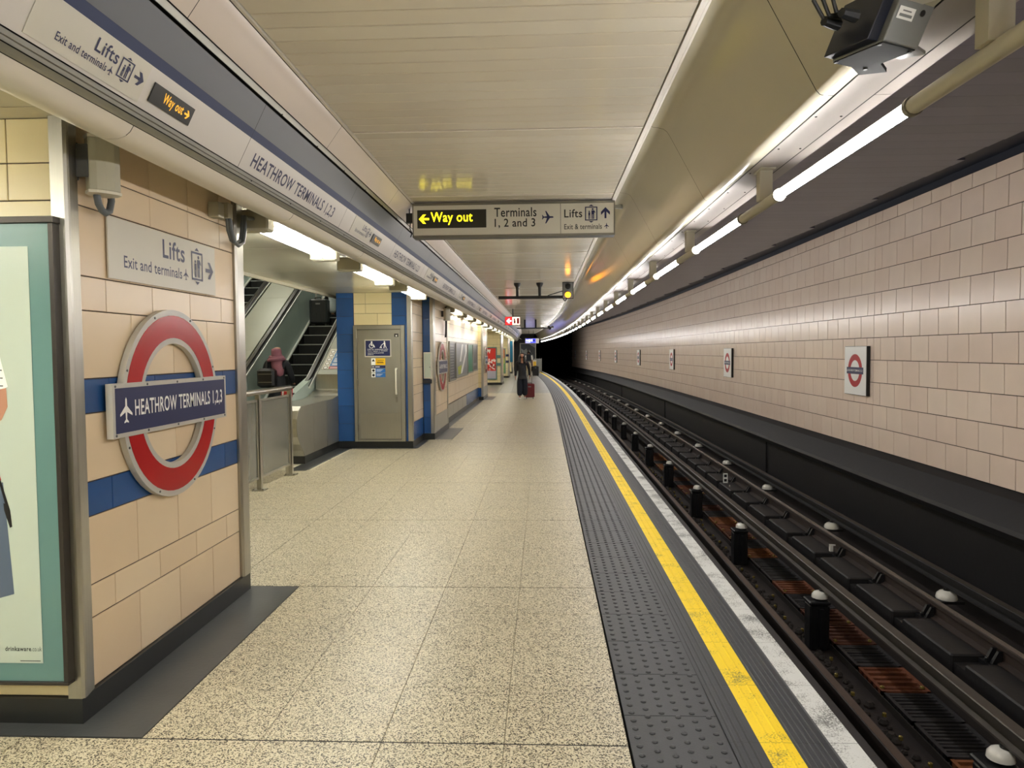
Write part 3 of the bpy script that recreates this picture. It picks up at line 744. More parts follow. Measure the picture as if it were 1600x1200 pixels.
b.flat(fw, [(.325, .235), (.328, .222), (.285, .190), (.280, .198)]).flat(fw, [(.285, .200), (.290, .190), (.262, .145), (.252, .150)]).flat(fw, [(.27, .175), (.29, .165), (.285, .145), (.275, .145)])
b.build('notice_pictogram', M['whiteprint'], lf, fix=False)
for i, t in enumerate(('Lifts for customers with', 'heavy luggage or disabled', 'customers at the end of this', 'platform')):
    text(t, lf, fw.at(.05, .118-.03*i), (.34, .33, .27, .10)[i], .020, M['whiteprint'], .012)
fd = frame_front(-2.872, 11.9715, 1.395)
lab = mat('label_yellow', '#e8b818', .4)
prints('caution_label', lf, fd, [rect(0, 0, .235, .112)], lab, .001)
prints('caution_label_white', lf, fd, [rect(0, 0, .07, .112)], M['whiteprint'], .0015)
prints('caution_symbol', lf, fd, [[(.01, .06), (.06, .06), (.035, .1)], rect(.09, .03, .21, .04), rect(.09, .045, .2, .053)], M['blackprint'], .002)
text('Caution', lf, fd.at(.085, .068, .002), .125, .028, M['blackprint'], .01)
fd = frame_front(-2.872, 11.9715, 1.185)
prints('label_navy', lf, fd, [rect(.004, .158, .235, .198)], M['navy'], .001)
prints('label_blue', lf, fd, [rect(.07, .085, .235, .150), rect(.07, .005, .235, .075)], M['frieze_blue'] if False else mat('label_blue', '#2566ad', .4), .001)
prints('label_white', lf, fd, [rect(0, .085, .068, .150), rect(0, .005, .068, .075), rect(.01, .172, .05, .184), rect(.065, .172, .14, .184)]+[rect(.085, .13-.014*i, .2-.02*i, .135-.014*i) for i in range(3)]+[rect(.085, .055-.014*i, .19-.02*i, .06-.014*i) for i in range(3)], M['whiteprint'], .0015)
prints('label_black', lf, fd, [circ(.034, .118, .022, 10), circ(.034, .04, .022, 10)], M['blackprint'], .002)
prints('label_black', lf, frame_front(-2.48, 11.9715, 1.86), [rect(0, 0, .07, .055)], M['blackprint'], .001)
prints('label_white', lf, frame_front(-2.48, 11.9715, 1.86), [circ(.035, .02, .014, 10)], M['whiteprint'], .0015)

# --- second pillar beside the door, with blue front, panel box and small roundel
def far_pillar(label, y0, y1, xl=-2.2, xr=-2.0, front='blue'):
    p = thing('tiled_pillar', label, 'pillar', ((xl+xr)/2, y0, 0), None)
    dl = devl(y0); xl -= dl; xr -= dl
    b = MB(); b.box(xl, xr-.02, y0+.012, y1, 0, 2.60); b.build('core', M['tilejoint'], p)
    wd = xr-.065-xl
    if front == 'blue': column(p, frame_front(xl, y0+.012, 0), wd, M['bluetile'])
    else:
        face_tiles(p, frame_front(xl, y0+.012, 0), wd, mats=M['yellowcream'], zmin=.40 if front == 'bluebase' else 0)
        if front == 'bluebase': column(p, frame_front(xl, y0+.012, 0), wd, M['bluetile'], hi=.40)
    b = MB(); b.prism(Fr((0, 0, .113), (1, 0, 0), (0, 1, 0)), [(xr-.065, y0-.015), (xr-.010, y0-.015), (xr, y0), (xr-.002, y0+.22), (xr-.02, y0+.22), (xr-.02, y0+.012), (xr-.065, y0+.012)], 0, 2.487); b.build('corner_trim', M['steel'], p)
    face_tiles(p, frame_left(xr-.02, y0+.222, 0), y1-y0-.30, mats=M['cream'], zmin=.42)
    b = MB(); b.box(xr-.02, xr-.006, y0+.222, y1-.08, .113, .42); b.build('steel_base', M['steel'], p)
    b = MB(); b.box(xr-.02, xr, y1-.078, y1, .113, 2.6); b.build('corner_trim', M['steel'], p)
    b = MB(); b.box(xl, xr+.005, y0-.02, y0+.03, 0, .112).box(xr-.02, xr+.005, y0+.03, y1, 0, .112); b.build('skirting', M['skirt'], p)
    return p
far_pillar('blue fronted pillar with pale panel box just past the steel door', 13.15, 15.1)
bx = thing('control_box', 'pale flat control box mounted on the blue tiled pillar front', 'control box', (-2.12, 13.15, 1.12))
b = MB(); b.box(-2.178, -2.035, 13.07, 13.162, 1.12, 1.60); b.build('case', M['signwhite'], bx, bevel=.006)
b = MB(); b.box(-2.165, -2.048, 13.063, 13.071, 1.14, 1.58); b.build('door', M['poster'], bx, bevel=.003)
b = MB(); b.lathe((-2.062, 13.062, 1.33), [(.008, 0), (.008, -.012), (.004, -.014)], 8, 'y'); b.build('latch', M['grey_dark'], bx)
b = MB(); b.box(-2.2, -2.04, 13.10, 13.162, 1.03, 1.10); b.build('lower_box', M['navy_dark'], bx, bevel=.003)
roundel('roundel_sign', 'narrow looking red roundel on the pillar past the steel door', frame_left(-2.0, 14.1, 1.315), .48, 1.18, .27, 'HEATHROW TERMINALS 1,2,3')
sp2 = thing('wall_speaker', 'pale loudspeaker hung at top of pillar past the steel door', 'speaker', (-1.9, 14.3, 2.3))
b = MB(); fr2 = Fr((-1.90, 14.25, 2.22), (math.cos(.9), math.sin(.9), 0), (-math.sin(.9), math.cos(.9), 0)); b.prism(fr2, pr, 0, .25); b.build('cabinet', M['beige_box'], sp2, bevel=.004)
b = MB(); b.box(-2.022, -1.93, 14.3, 14.34, 2.3, 2.42); b.build('bracket', M['grey_dark'], sp2)
b = MB(); b.tube([(-1.97, 14.62, 2.52), (-1.965, 14.64, 2.2), (-1.975, 14.66, 1.98), (-1.985, 14.66, 1.90)], .02, 8); b.build('cable', M['cable'], sp2, smooth=True)

# --- recessed wall with maps and posters
face_tiles(w2, frame_left(-2.17, 15.1, 0), 8.9, mats=M['cream'], zmin=.42)
b = MB()
for a in range(5): b.box(-2.17, -2.155, 15.12+a*1.0, 16.1+a*1.0, .113, .40)
b.build('steel_base', M['steel'], w2)
for a in range(9): tile('wall_tile', w2, frame_left(-2.17, 20.2+.42*a, .114), .417, .29, M['bluetile'][a % 2])
b = MB(); b.box(-2.17, -2.14, 15.1, 24, 0, .112); b.build('skirting', M['skirt'], w2)
def wall_poster(label, y0, y1, z0, z1, base, shapes):
    t = thing('wall_poster', label, 'poster', (-2.15, (y0+y1)/2, z0))
    f = frame_left(-2.158, y0, z0); wd, ht = y1-y0, z1-z0
    b = MB()
    for a0, a1, c0, c1 in ((0, .04, 0, ht), (wd-.04, wd, 0, ht), (.04, wd-.04, 0, .04), (.04, wd-.04, ht-.04, ht)): b.fbox(f, a0, a1, c0, c1, 0, .03)
    b.build('frame', M['steel_matt'], t)
    b = MB(); b.fbox(f, .04, wd-.04, .04, ht-.04, 0, .012); psh = b.build('poster_sheet', base, t)
    for i, (m, polys) in enumerate(shapes): prints('poster_print', psh, f, [[(x*wd, y*ht) for x, y in p] for p in polys], m, .0125+.0006*i)
    return t
GRN = mat('poster_green', '#0f7a55', .3); GREY = mat('poster_grey', '#8b8f90', .3); DKG = mat('poster_dark', '#3a3f44', .3); LIME = mat('poster_lime', '#b9c23a', .3)
wall_poster('dark grey line list poster, first on the recessed wall', 16.4, 17.6, .92, 1.85, DKG, [(GREY, [rect(.2, .1+.07*i, .75, .13+.07*i) for i in range(12)])])
wall_poster('grey poster with white diagonal road shapes on the recessed wall', 17.65, 20.4, .95, 1.85, GREY, [(M['whiteprint'], [[(.30, .45), (.42, .45), (.62, .95), (.5, .95)], [(.35, .1), (.5, .1), (.95, .75), (.95, .95), (.8, .95), (.8, .7)]]), (LIME, [[(.15, .3), (.45, .35), (.4, .1), (.2, .08)]])])
wall_poster('green poster on the recessed wall between two grey ones', 20.45, 21.9, .98, 1.85, GRN, [(M['teal'], [rect(.78, .05, .86, .95)])])
wall_poster('narrow dark poster at the far end of the recessed wall', 21.95, 23.4, 1.0, 1.85, DKG, [(GREY, [rect(.15, .2, .8, .3)])])

# --- pillars further along, with posters on their fronts
far_pillar('cream pillar with blue base at the end of the recessed wall', 23.95, 25.8, front='bluebase')
roundel('roundel_sign', 'thin edge-on red roundel on the pillar at the end of the recessed wall', frame_left(-2.0, 24.9, 1.315), .46, 1.1, .26, 'HEATHROW TERMINALS 1,2,3')
far_pillar('cream pillar with the red poster, far down the platform', 34.8, 36.6, xl=-3.0, front='cream')
far_pillar('cream pillar with the orange poster, further down the platform', 44.3, 46.1, xl=-3.0, front='cream')
far_pillar('last cream pillar before the platform end', 53.0, 55.0, xl=-3.0, front='cream')
def pillar_poster(label, y, x0, x1, z0, z1, base, shapes):
    t = thing('wall_poster', label, 'poster', ((x0+x1)/2, y, z0)); f = frame_front(x0, y, z0); wd, ht = x1-x0, z1-z0
    b = MB()
    for a0, a1, c0, c1 in ((0, .05, 0, ht), (wd-.05, wd, 0, ht), (.05, wd-.05, 0, .05), (.05, wd-.05, ht-.05, ht)): b.fbox(f, a0, a1, c0, c1, 0, .04)
    b.build('frame', M['teal'], t); b = MB(); b.fbox(f, .05, wd-.05, .05, ht-.05, 0, .02); psh = b.build('poster_sheet', base, t)
    for i, (m, polys) in enumerate(shapes): prints('poster_print', psh, f, [[(x*wd, z*ht) for x, z in p] for p in polys], m, .021+.002*i)
random.seed(3)
blobs = [circ(random.uniform(.15, .85), random.uniform(.3, .62), random.uniform(.04, .09), 8, .035) for i in range(26)]
blobs2 = [circ(random.uniform(.15, .85), random.uniform(.28, .6), random.uniform(.03, .07), 8, .025) for i in range(18)]
pillar_poster('red and white poster on far cream pillar front', 34.80, -2.78, -2.24, .26, 1.82, mat('poster_red', '#d8382e', .3), [(mat('poster_mauve', '#a9a6b8', .3), [rect(.09, .03, .91, .27)]), (M['whiteprint'], [[(.1, .93), (.16, .82), (.26, .88), (.36, .80), (.46, .93)]]), (mat('poster_pale', '#e8d5d2', .3), blobs), (mat('poster_wine', '#8a1f28', .3), blobs2)])
pillar_poster('orange and lime poster on second far cream pillar front', 44.30, -2.68, -2.32, .26, 1.80, mat('poster_orange', '#d0702c', .3), [(mat('poster_lime2', '#b5b548', .3), [rect(.13, .04, .87, .62)]), (mat('poster_leaf', '#6f9a52', .3), [rect(.55, .04, .87, .4)])])
for y, x in ((34.78, -2.14), (44.28, -2.2)):
    t = thing('line_sign', 'small pair of teal direction plates beside the %s poster' % ('red' if y < 40 else 'orange'), 'sign', (x, y, 1))
    for z in (1.3, .92):
        b = MB(); b.box(x-.1, x+.09, y-.03, y, z, z+.14); b.build('plate', M['teal'] if y < 40 else M['navy'], t)
tb_ = thing('information_board', 'tall blue and white information board past the orange poster', 'sign', (-2.15, 48.5, 0))
b = MB(); b.box(-2.35, -2.05, 48.48, 48.56, .9, 2.3); b.build('panel', mat('board_blue', '#1d6a8c', .3), tb_)
b = MB(); b.box(-2.40, -2.35, 48.46, 48.58, 0, 2.4).box(-2.05, -1.98, 48.46, 48.58, 0, 2.4); b.build('post', M['white'], tb_)

# --- end of platform: dark poster, barrier cabinet
pe = thing('end_wall_poster', 'large dark poster with pale shapes on the platform end wall', 'poster', (-1.1, 59.97, .2))
f = frame_front(-1.95, 59.97, .35)
b = MB()
for a0, a1, c0, c1 in ((0, .08, 0, 1.95), (1.27, 1.35, 0, 1.95), (.08, 1.27, 0, .08), (.08, 1.27, 1.87, 1.95)): b.fbox(f, a0, a1, c0, c1, 0, .05)
b.build('frame', M['steel_matt'], pe); b = MB(); b.fbox(f, .08, 1.27, .08, 1.87, 0, .02); b.build('poster_sheet', DKG, pe)
prints('poster_print', pe, f, [[(.1, 1.5), (.35, 1.35), (.55, 1.5), (.75, 1.1), (.6, .9), (.4, 1.1), (.2, .95)], [(.75, 1.86), (1.26, 1.86), (1.26, 1.55)], [(.85, .9), (1.1, 1.0), (1.15, .5), (1.0, .4)]], GREY, .022)
cb = thing('platform_end_gate', 'grey gate cabinet with yellow warning sign at the platform end', 'gate', (-.4, 54, 0))
b = MB(); b.box(-.72-0, -.12, 54, 54.12, .05, 1.05); b.build('panel', M['grey_box'], cb, bevel=.01)
b = MB(); b.box(-.78, -.52, 53.94, 53.98, .15, .95); b.build('warning_sign', M['signwhite'], cb)
b = MB(); b.box(-.75, -.56, 53.93, 53.94, .3, .85); b.build('warning_face', lab, cb)
for x in (-.74, -.14):
    b = MB(); b.box(x-.03, x+.03, 54.02, 54.1, 0, 1.1); b.build('post', M['grey_dark'], cb)

# ------------------------------------------------------------------ escalators
def Zh(y): return .985+.577*(y-11.83)
def Zn(y): return max(0.0, Zh(y)-1.05)
SL = math.atan(.577); Y1 = 20.5; YB = 11.94
def strip(b, x0, x1, off0, off1, ya=11.9, yb=Y1, flat_y=None, flat_z=None):
    """slanted box following the handrail line; off = height under the handrail line"""
    b.hexa([(x0, ya, Zh(ya)-off1), (x1, ya, Zh(ya)-off1), (x1, yb, Zh(yb)-off1), (x0, yb, Zh(yb)-off1),
            (x0, ya, Zh(ya)-off0), (x1, ya, Zh(ya)-off0), (x1, yb, Zh(yb)-off0), (x0, yb, Zh(yb)-off0)])
def handrail_path(x, low=.93):
    p = [(x, Y1, Zh(Y1))]
    y = Y1
    for y in (17, 14, 12.6, 12.2): p.append((x, y, Zh(y)))
    p += [(x, 11.8, 1.02), (x, 11.4, .96), (x, 10.9, .95), (x, 10.66, .93), (x, 10.52, .84), (x, 10.48, .72), (x, 10.54, .60), (x, 10.7, .52)]
    return p
stp = MB()
def make_escalator(label, xl, xr, x):
    e = thing('escalator', label, 'escalator', ((xl+xr)/2, YB, 0))
    for k in range(25):
        y0 = YB+.3466*k; z = .2*k
        b = MB(); b.box(xl+.01, xr-.01, y0+.012, y0+.36, z-.02, z+.2-.02).mi(1).box(xl+.01, xr-.01, y0, y0+.014, z+.168, z+.188)
        for q in range(24): b.box(xl+.03+q*(xr-xl-.06)/24, xl+.03+(q+.5)*(xr-xl-.06)/24, y0-.004, y0+.002, z+.170, z+.186)
        b.mi(0)
        for q in range(24): b.box(xl+.03+q*(xr-xl-.06)/24, xl+.03+(q+.55)*(xr-xl-.06)/24, y0+.006, y0+.013, z, z+.168)
        b.build('step', [M['step'], M['nosing']], e)
    b = MB(); b.box(xl, xr, 10.4, YB+.005, -.05, .006); b.build('comb_plate', M['steel_dark'], e)
    for x0, x1 in ((xl-.04, xl), (xr, xr+.04)):
        b = MB(); b.hexa([(x0, 10.8, -.1), (x1, 10.8, -.1), (x1, Y1, Zn(Y1)-.35), (x0, Y1, Zn(Y1)-.35), (x0, 10.8, .18), (x1, 10.8, .18), (x1, Y1, Zn(Y1)+.12), (x0, Y1, Zn(Y1)+.12)]) if False else strip(b, x0, x1, .86, 1.5, 11.2)
        b.build('skirt', M['black'], e)
        b = MB(); strip(b, x0-.006, x1+.006, .835, .862, 11.5); b.build('skirt_rail', M['bright_steel'], e)
    for s, xe in ((-1, xl-.04), (1, xr+.04)):
        ya = 11.0
        while ya < Y1-.1:
            yb = min(ya+1.35, Y1); b = MB()
            x0, x1 = sorted((xe, xe+s*.10))
            b.hexa([(xe, ya+.004, max(Zh(ya)-.84, .02)), (xe+s*.12, ya+.004, max(Zh(ya)-.84, .02)), (xe+s*.12, yb, max(Zh(yb)-.84, .02)), (xe, yb, max(Zh(yb)-.84, .02)),
                    (xe+s*.06, ya+.004, max(Zh(ya)-.07, .88)), (xe+s*.18, ya+.004, max(Zh(ya)-.07, .88)), (xe+s*.18, yb, max(Zh(yb)-.07, .88)), (xe+s*.06, yb, max(Zh(yb)-.07, .88))])
            b.build('balustrade_panel', M['esc_panel'], e); ya += 1.35
        xh = xe+s*.13
        b = MB(); strip(b, xh-.075, xh+.075, .045, .075, 12.0); b.build('handrail_track', M['bright_steel'], e)
        b = MB(); strip(b, xh-.055, xh+.055, .028, .046, 12.0); b.build('handrail_guide', M['grey_dark'], e)
        b = MB()
        path = handrail_path(xh); rg = []
        for i, q in enumerate(path):
            a = Vector(path[max(i-1, 0)]); c_ = Vector(path[min(i+1, len(path)-1)]); t = (c_-a).normalized(); nn = Vector((1, 0, 0)).cross(t); 
            if i < 9 and nn.z < 0: nn = -nn
            if i >= 9 and nn.dot(Vector((0, -1, .2))) < 0: nn = -nn
            q = Vector(q); rg.append([q+Vector((dx, 0, 0))+nn*dz for dx, dz in ((-.04, -.03), (-.045, -.005), (-.025, .012), (.025, .012), (.045, -.005), (.04, -.03))])
        b.loft(rg, True, True); b.build('handrail', M['rubber'], e, smooth=True)
    return e
e1 = make_escalator('escalator behind the barrier carrying a person in pink headscarf and a black suitcase', -5.05, -4.17, 0)
e2 = make_escalator('left hand escalator with dark steps seen past the grey decks', -7.15, -6.21, 0)
dk = thing('escalator_deck', 'pale sloping deck between the two escalators', 'deck', (-5.6, 12, 0))
ya = 11.2
while ya < Y1-.1:
    b = MB(); strip(b, -5.93, -5.335, .055, .16, ya+.004, min(ya+1.9, Y1)); b.build('deck_panel', M['deck'], dk); ya += 1.9
b = MB(); b.box(-5.93, -5.335, 10.5, 11.2, 0, .85); b.build('newel_casing', M['steel'], dk, bevel=.05)
rd = thing('escalator_casing', 'rounded stainless steel escalator casing beside the barrier, with safety notices', 'casing', (-3.7, 10, 0))
side = [(10.25, .115), (10.20, .20), (10.08, .30), (9.98, .42), (9.94, .55), (9.96, .68), (10.03, .79), (10.14, .845), (11.0, .85), (11.68, .85), (12.0, .885), (12.3, .965), (12.63, 1.10), (12.9, 1.3), (12.9, .115)]
frs = Fr((-3.95, 0, 0), (0, 1, 0), (0, 0, 1))
b = MB(); b.prism(frs, side, 0, .49); b.build('rounded_body', M['steel'], rd)
for a, c in ((9.9, 10.7), (10.7, 11.35), (11.35, 11.95), (11.95, 12.9)):
    ps_ = [(y, z) for y, z in side if a <= y <= c]
    def zt(y): 
        for (ya_, za_), (yb_, zb_) in zip(side[3:13], side[4:14]):
            if ya_ <= y <= yb_ and yb_ > ya_: return za_+(zb_-za_)*(y-ya_)/(yb_-ya_)
        return .85
    if a == 9.9: q = [(10.25, .12), (10.20, .20), (10.08, .30), (9.98, .42), (9.945, .55), (9.965, .68), (10.035, .785), (10.14, .84), (10.695, .845), (10.695, .12)]
    else:
        n = 8; q = [(a+.004, .12)]+[(a+.004+(c-a-.008)*i/n, zt(a+.004+(c-a-.008)*i/n)-.005) for i in range(n+1)]+[(c-.004, .12)]; q = q[::-1]
    b = MB(); b.prism(frs, q, .49, .496); b.build('side_panel', M['steel_matt'], rd)
b = MB(); b.box(-3.93, -3.46, 10.28, 12.0, 0, .115); b.build('kick_plate', M['skirt'], rd)
b = MB(); strip(b, -3.94, -3.46, .06, .3, 12.36); b.build('sloping_deck', M['deck'], rd)
b = MB(); b.box(-3.94, -3.46, 12.34, 12.37, .93, 1.235); b.build('deck_end', M['steel'], rd)
dkf = lambda x, y: Fr((x, y, Zh(y)-.06+.002), (1, 0, 0), (0, math.cos(SL), math.sin(SL)))
f = dkf(-3.885, 12.50)
b = MB(); b.fbox(f, 0, .42, 0, .72, 0, .003); npn = b.build('notice_panel', M['signwhite'], rd)
f3 = f.at(0, 0, .0035)
lb = mat('notice_blue', '#2a73b8', .35)
prints('notice_red_band', npn, f3, [rect(.12, .015, .41, .095)], M['redprint'])
prints('notice_blue_band', npn, f3, [rect(.12, .105, .415, .205), rect(.12, .215, .415, .42), rect(.12, .43, .415, .56), rect(.12, .57, .415, .70)], lb)
prints('notice_rings', npn, f3, [circ(.06, .055+.14*i, .040, 14, .05) for i in range(5)], M['grey_dark'])
prints('notice_rings', npn, f3.at(0, 0, .0006), [circ(.06, .055+.14*i, .030, 14, .038) for i in range(5)], M['whiteprint'])
prints('notice_lines', npn, f3.at(0, 0, .0006), [rect(.14, .04, .33, .06)]+[rect(.15, z, .15+wd, z+.018) for z, wd in ((.14, .2), (.17, .17), (.25, .22), (.28, .24), (.32, .2), (.36, .23), (.46, .2), (.49, .16), (.52, .19), (.60, .2), (.64, .22))], M['whiteprint'])
f4 = dkf(-3.76, 13.16)
b = MB(); b.fbox(f4, 0, .30, 0, .22, 0, .004); b.build('notice_plate', M['grey_dark'], rd)
prints('notice_white', rd, f4.at(0, 0, .0045), [rect(.04, .03, .14, .19)], M['whiteprint']); prints('notice_black', rd, f4.at(0, 0, .005), [circ(.09, .11, .045, 14, .06)], M['blackprint'])
prints('notice_navy', rd, f4.at(0, 0, .0045), [rect(.15, .03, .29, .19)], M['navy'])
prints('notice_white', rd, f4.at(0, 0, .005), [rect(.065, .095, .115, .125)]+[rect(.165, .05+.035*i, .27, .062+.035*i) for i in range(4)], M['whiteprint'])

# --- barrier beside the escalator
ba = thing('steel_barrier', 'stainless barrier with smoked panels in front of the escalator', 'barrier', (-3.33, 7.5, 0))
b = MB(); b.tube([(-3.33, 5.0, 1.15), (-3.33, 9.36, 1.15)], .035, 12); b.build('top_rail', M['rail_top'], ba, smooth=True)
for y in (9.33, 8.28, 7.23, 6.18, 5.13):
    b = MB(); b.box(-3.355, -3.305, y-.025, y+.025, 0, 1.12).box(-3.40, -3.26, y-.07, y+.07, 0, .012); b.build('post', M['steel'], ba)
    for sx in (-3.385, -3.275):
        b2 = MB(); b2.lathe((sx, y-.05, .012), [(.01, 0), (.01, .01)], 6); b2.build('bolt', M['steel_dark'], ba)
for y in (5.13, 6.18, 7.23, 8.28):
    b = MB()
    for a0, a1, z0, z1 in ((.05, .075, .16, 1.06), (.975, 1.0, .16, 1.06), (.05, 1.0, 1.04, 1.065), (.05, 1.0, .14, .165)): b.box(-3.345, -3.315, y+a0, y+a1, z0, z1)
    b.build('panel_frame', M['steel'], ba)
    b = MB(); b.box(-3.334, -3.326, y+.075, y+.975, .165, 1.04); b.build('smoked_panel', M['glass'], ba)
ss = thing('stop_sign', 'small red and white emergency sign at the barrier end', 'sign', (-3.40, 9.45, 0))
b = MB(); b.box(-3.44, -3.37, 9.43, 9.47, 0, 1.02); b.build('post', M['signwhite'], ss)
f = Fr((-3.475, 9.425, 1.02), (1, 0, 0), (0, .25, 1))
b = MB(); b.fbox(f, 0, .15, 0, .12, 0, .012); spl = b.build('plate', M['redprint'], ss)
prints('sign_white', spl, f, [rect(.012, .012, .138, .09)], M['whiteprint'], .013); prints('sign_red', spl, f, [rect(.035, .026, .115, .078)], M['redprint'], .0135)

# ------------------------------------------------------------------ lamps
def M4(x, y, z, r=0): return Matrix.Translation((x, y, z)) @ Matrix.Rotation(r, 4, 'Z')
tl = thing('tube_light', 'x', 'light', (0, 0, 0), 'row of tube lights along the track')
b = MB(); b.tube([(0, 0, 0), (0, 1.32, 0)], .021, 10); b.build('lit_tube', M['tube'], tl, smooth=True)
b = MB(); b.ring(Fr((0, 0, 0), (1, 0, 0), (0, 0, 1)), .0225, .0255, -1.30, -.02, 10, math.radians(55), math.radians(125)); b.build('added_light_shield', M['white'], tl)  # added strip above the tube, keeps its light off the soffit
b = MB(); b.tube([(0, 1.32, 0), (0, 2.0, 0)], .027, 12); b.build('sleeve', M['sleeve'], tl, smooth=True)
for y in (1.315, 1.985):
    b = MB(); b.lathe((0, y, 0), [(.024, 0), (.033, 0), (.033, .02), (.024, .02)], 14, 'y'); b.build('collar', M['steel_matt'], tl)
b = MB(); b.box(-.034, .034, 1.54, 1.60, .02, .187).box(-.04, .04, 1.50, 1.64, .178, .187); b.build('bracket', M['sleeve'], tl)
ORD = 'first second third fourth fifth sixth seventh eighth ninth tenth eleventh twelfth thirteenth fourteenth fifteenth sixteenth seventeenth eighteenth nineteenth twentieth'.split()
names = ['nearest lit tube light hung under the soffit edge', 'second lit tube light along the track soffit', 'third lit tube light along the track soffit', 'fourth lit tube light along the track soffit', 'fifth lit tube light along the track soffit', 'sixth lit tube light along the track soffit']
for k in range(-3, 29):
    y = 2.44+2.0*k; mx = M4(1.2-dev(y), y, 2.383, ddev(y+1)); 
    if y > 57.5: break
    lab_ = ('tube light behind the viewpoint' if k < 0 else names[k] if k < 6 else ORD[k]+' lit tube light of the receding curved row over the track' if k < 16 else 'far tube light in the receding curved row over the track')
    if k == -3: tl.matrix_basis = mx; tl['label'] = lab_; o = tl
    else: o = dup(tl, mx, lab_)
    if k < 0: o['label'] = 'tube light on its pole nearest the top right corner' if k == -1 else 'tube light of the soffit row out of view'

fx = thing('passage_light', 'x', 'light', (0, 0, 0), 'twin tube lights over the passage openings')
b = MB(); b.box(-.075, .075, .12, 1.62, .075, .10).box(-.012, .012, .12, 1.62, .0, .075); b.build('reflector', M['white'], fx)
for x in (-.055, .055):
    b = MB(); b.tube([(x, .15, .03), (x, 1.59, .03)], .016, 8); b.build('lit_tube', M['tube2'], fx, smooth=True)
b = MB(); b.box(-.008, .008, .13, 1.61, -.005, .05); b.build('divider', M['grey_box'], fx)
for y0, y1 in ((0, .13), (1.60, 1.72)):
    b = MB(); b.cbox(-.12, .12, y0, y1, -.02, .12, .012); b.build('end_box', M['beige_box'], fx)
for y in (.3, 1.4):
    b = MB(); b.box(-.012, .012, y-.012, y+.012, .10, .16); b.build('hanger', M['grey_box'], fx)
ys = [0.62, -1.8, -4.2, -1.8001, 0.6201, 4.80, 7.25, 9.70]+[15.0+2.45*i for i in range(18)]  # the sideways shifted pair behind the viewpoint is added fill light
lbl = {4.80: 'twin tube passage light nearest, beside the junction box', 7.25: 'twin tube passage light, second along the opening', 9.70: 'twin tube passage light above the steel door', 15.0: 'twin tube passage light past the second pillar'}
fx2 = None
for i, y in enumerate(ys):
    mx = M4(-1.955-devl(y)-(1.7 if i in (3, 4) else 0), y, 2.445, ddevl(y)); lab_ = lbl.get(y, (ORD[i-4]+' twin tube passage light from the front' if i < 17 else 'twin tube passage light over a far opening') if y > 3 else 'unseen twin tube passage light behind the viewpoint')
    if i == 0: fx.matrix_basis = mx; fx['label'] = lab_
    elif y < 14: dup(fx, mx, lab_)
    else:
        if fx2 is None:
            fx2 = dup(fx, mx, lab_); far_me = None
            for c in fx2.children:
                if c.name.startswith('lit_tube'):
                    c.data = c.data.copy(); c.data.materials[0] = M['tube4']
        else: dup(fx2, mx, lab_)
# unseen strip lights over shaft and passage behind; the shaft ones are added fill
for i, (x, y, z) in enumerate(((-4.6, 13, 6.6), (-4.6, 16, 6.6), (-6.7, 13, 6.6), (-6.7, 16, 6.6), (-4.6, 9.5, 5.6), (-4.4, 28, 2.5), (-4.4, 32, 2.5), (-4.4, 38, 2.5), (-4.4, 42, 2.5), (-4.4, 48, 2.5), (-4.4, 51, 2.5))):
    t = thing('unseen_strip_light', 'unseen strip light under the ceiling away from the platform', 'light', (x, y, z), 'unseen strip lights of shaft and passage')
    b = MB(); b.box(x-.15, x+.15, y-.75, y+.75, z+.02, z+.06); b.build('housing', M['white'], t)
    b = MB(); b.box(x-.12, x+.12, y-.72, y+.72, z, z+.02); b.build('diffuser', M['tube3'], t)

# ------------------------------------------------------------------ hanging direction sign
hs = thing('hanging_sign', 'hanging sign reading Way out, Terminals 1, 2 and 3, Lifts', 'sign', (-.28, 7.05, 3.03))
b = MB(); b.box(-1.255, .690, 7.0, 7.16, 2.706, 3.030); b.build('box', M['grey_dark'], hs, bevel=.004)
f = frame_front(-1.255, 6.999, 2.706)
b = MB()
for a0, a1, c0, c1 in ((0, 1.945, 0, .02), (0, 1.945, .304, .324), (0, .012, .02, .304), (1.933, 1.945, .02, .304)): b.fbox(f, a0, a1, c0, c1, 0, .006)
b.build('frame', M['steel_dark'], hs)
b = MB(); b.fbox(f, .012, 1.425, .02, .304, 0, .003); hp1 = b.build('panel', M['signwhite'], hs)
b = MB(); b.fbox(f, 1.430, 1.933, .02, .304, 0, .003); hp2 = b.build('panel', M['signwhite'], hs)
b = MB(); b.fbox(f, .048, .715, .088, .262, .003, .005); wop = b.build('way_out_panel', M['signblack'], hs)
fp_ = f.at(0, 0, .0055)
prints('lit_arrow', wop, fp_, [sc(rot90(ARROW, 2), .064, .132, .098, .088)], M['lit_yellow'])
text('Way out', wop, fp_.at(.178, .118), .405, .122, M['lit_yellow'], .010)
fp_ = f.at(0, 0, .0035)
text('Terminals', hp1, fp_.at(.792, .186), .405, .088, M['blackprint'], .012)
text('1, 2 and 3', hp1, fp_.at(.795, .078), .39, .092, M['blackprint'], .012)
text('Lifts', hp2, fp_.at(1.462, .170), .172, .078, M['blackprint'], .012)
text('Exit & terminals', hp2, fp_.at(1.462, .058), .358, .050, M['blackprint'], .008)
prints('sign_print', hp1, fp_, [sc(rot90(PLANE, 3), 1.250, .118, .112, .118)], M['ink'])
prints('sign_print', hp2, fp_, [sc(q, 1.660, .118, .118, .172) for q in lift_icon()]+[sc(rot90(ARROW, 1), 1.812, .158, .085, .105), sc(PLANE, 1.842, .062, .045, .052)], M['ink'])
b = MB(); b.box(-1.325, -1.255, 7.04, 7.10, 2.86, 2.95).box(-1.30, -1.29, 7.06, 7.07, 2.95, 3.05); b.build('side_bracket', M['black'], hs)
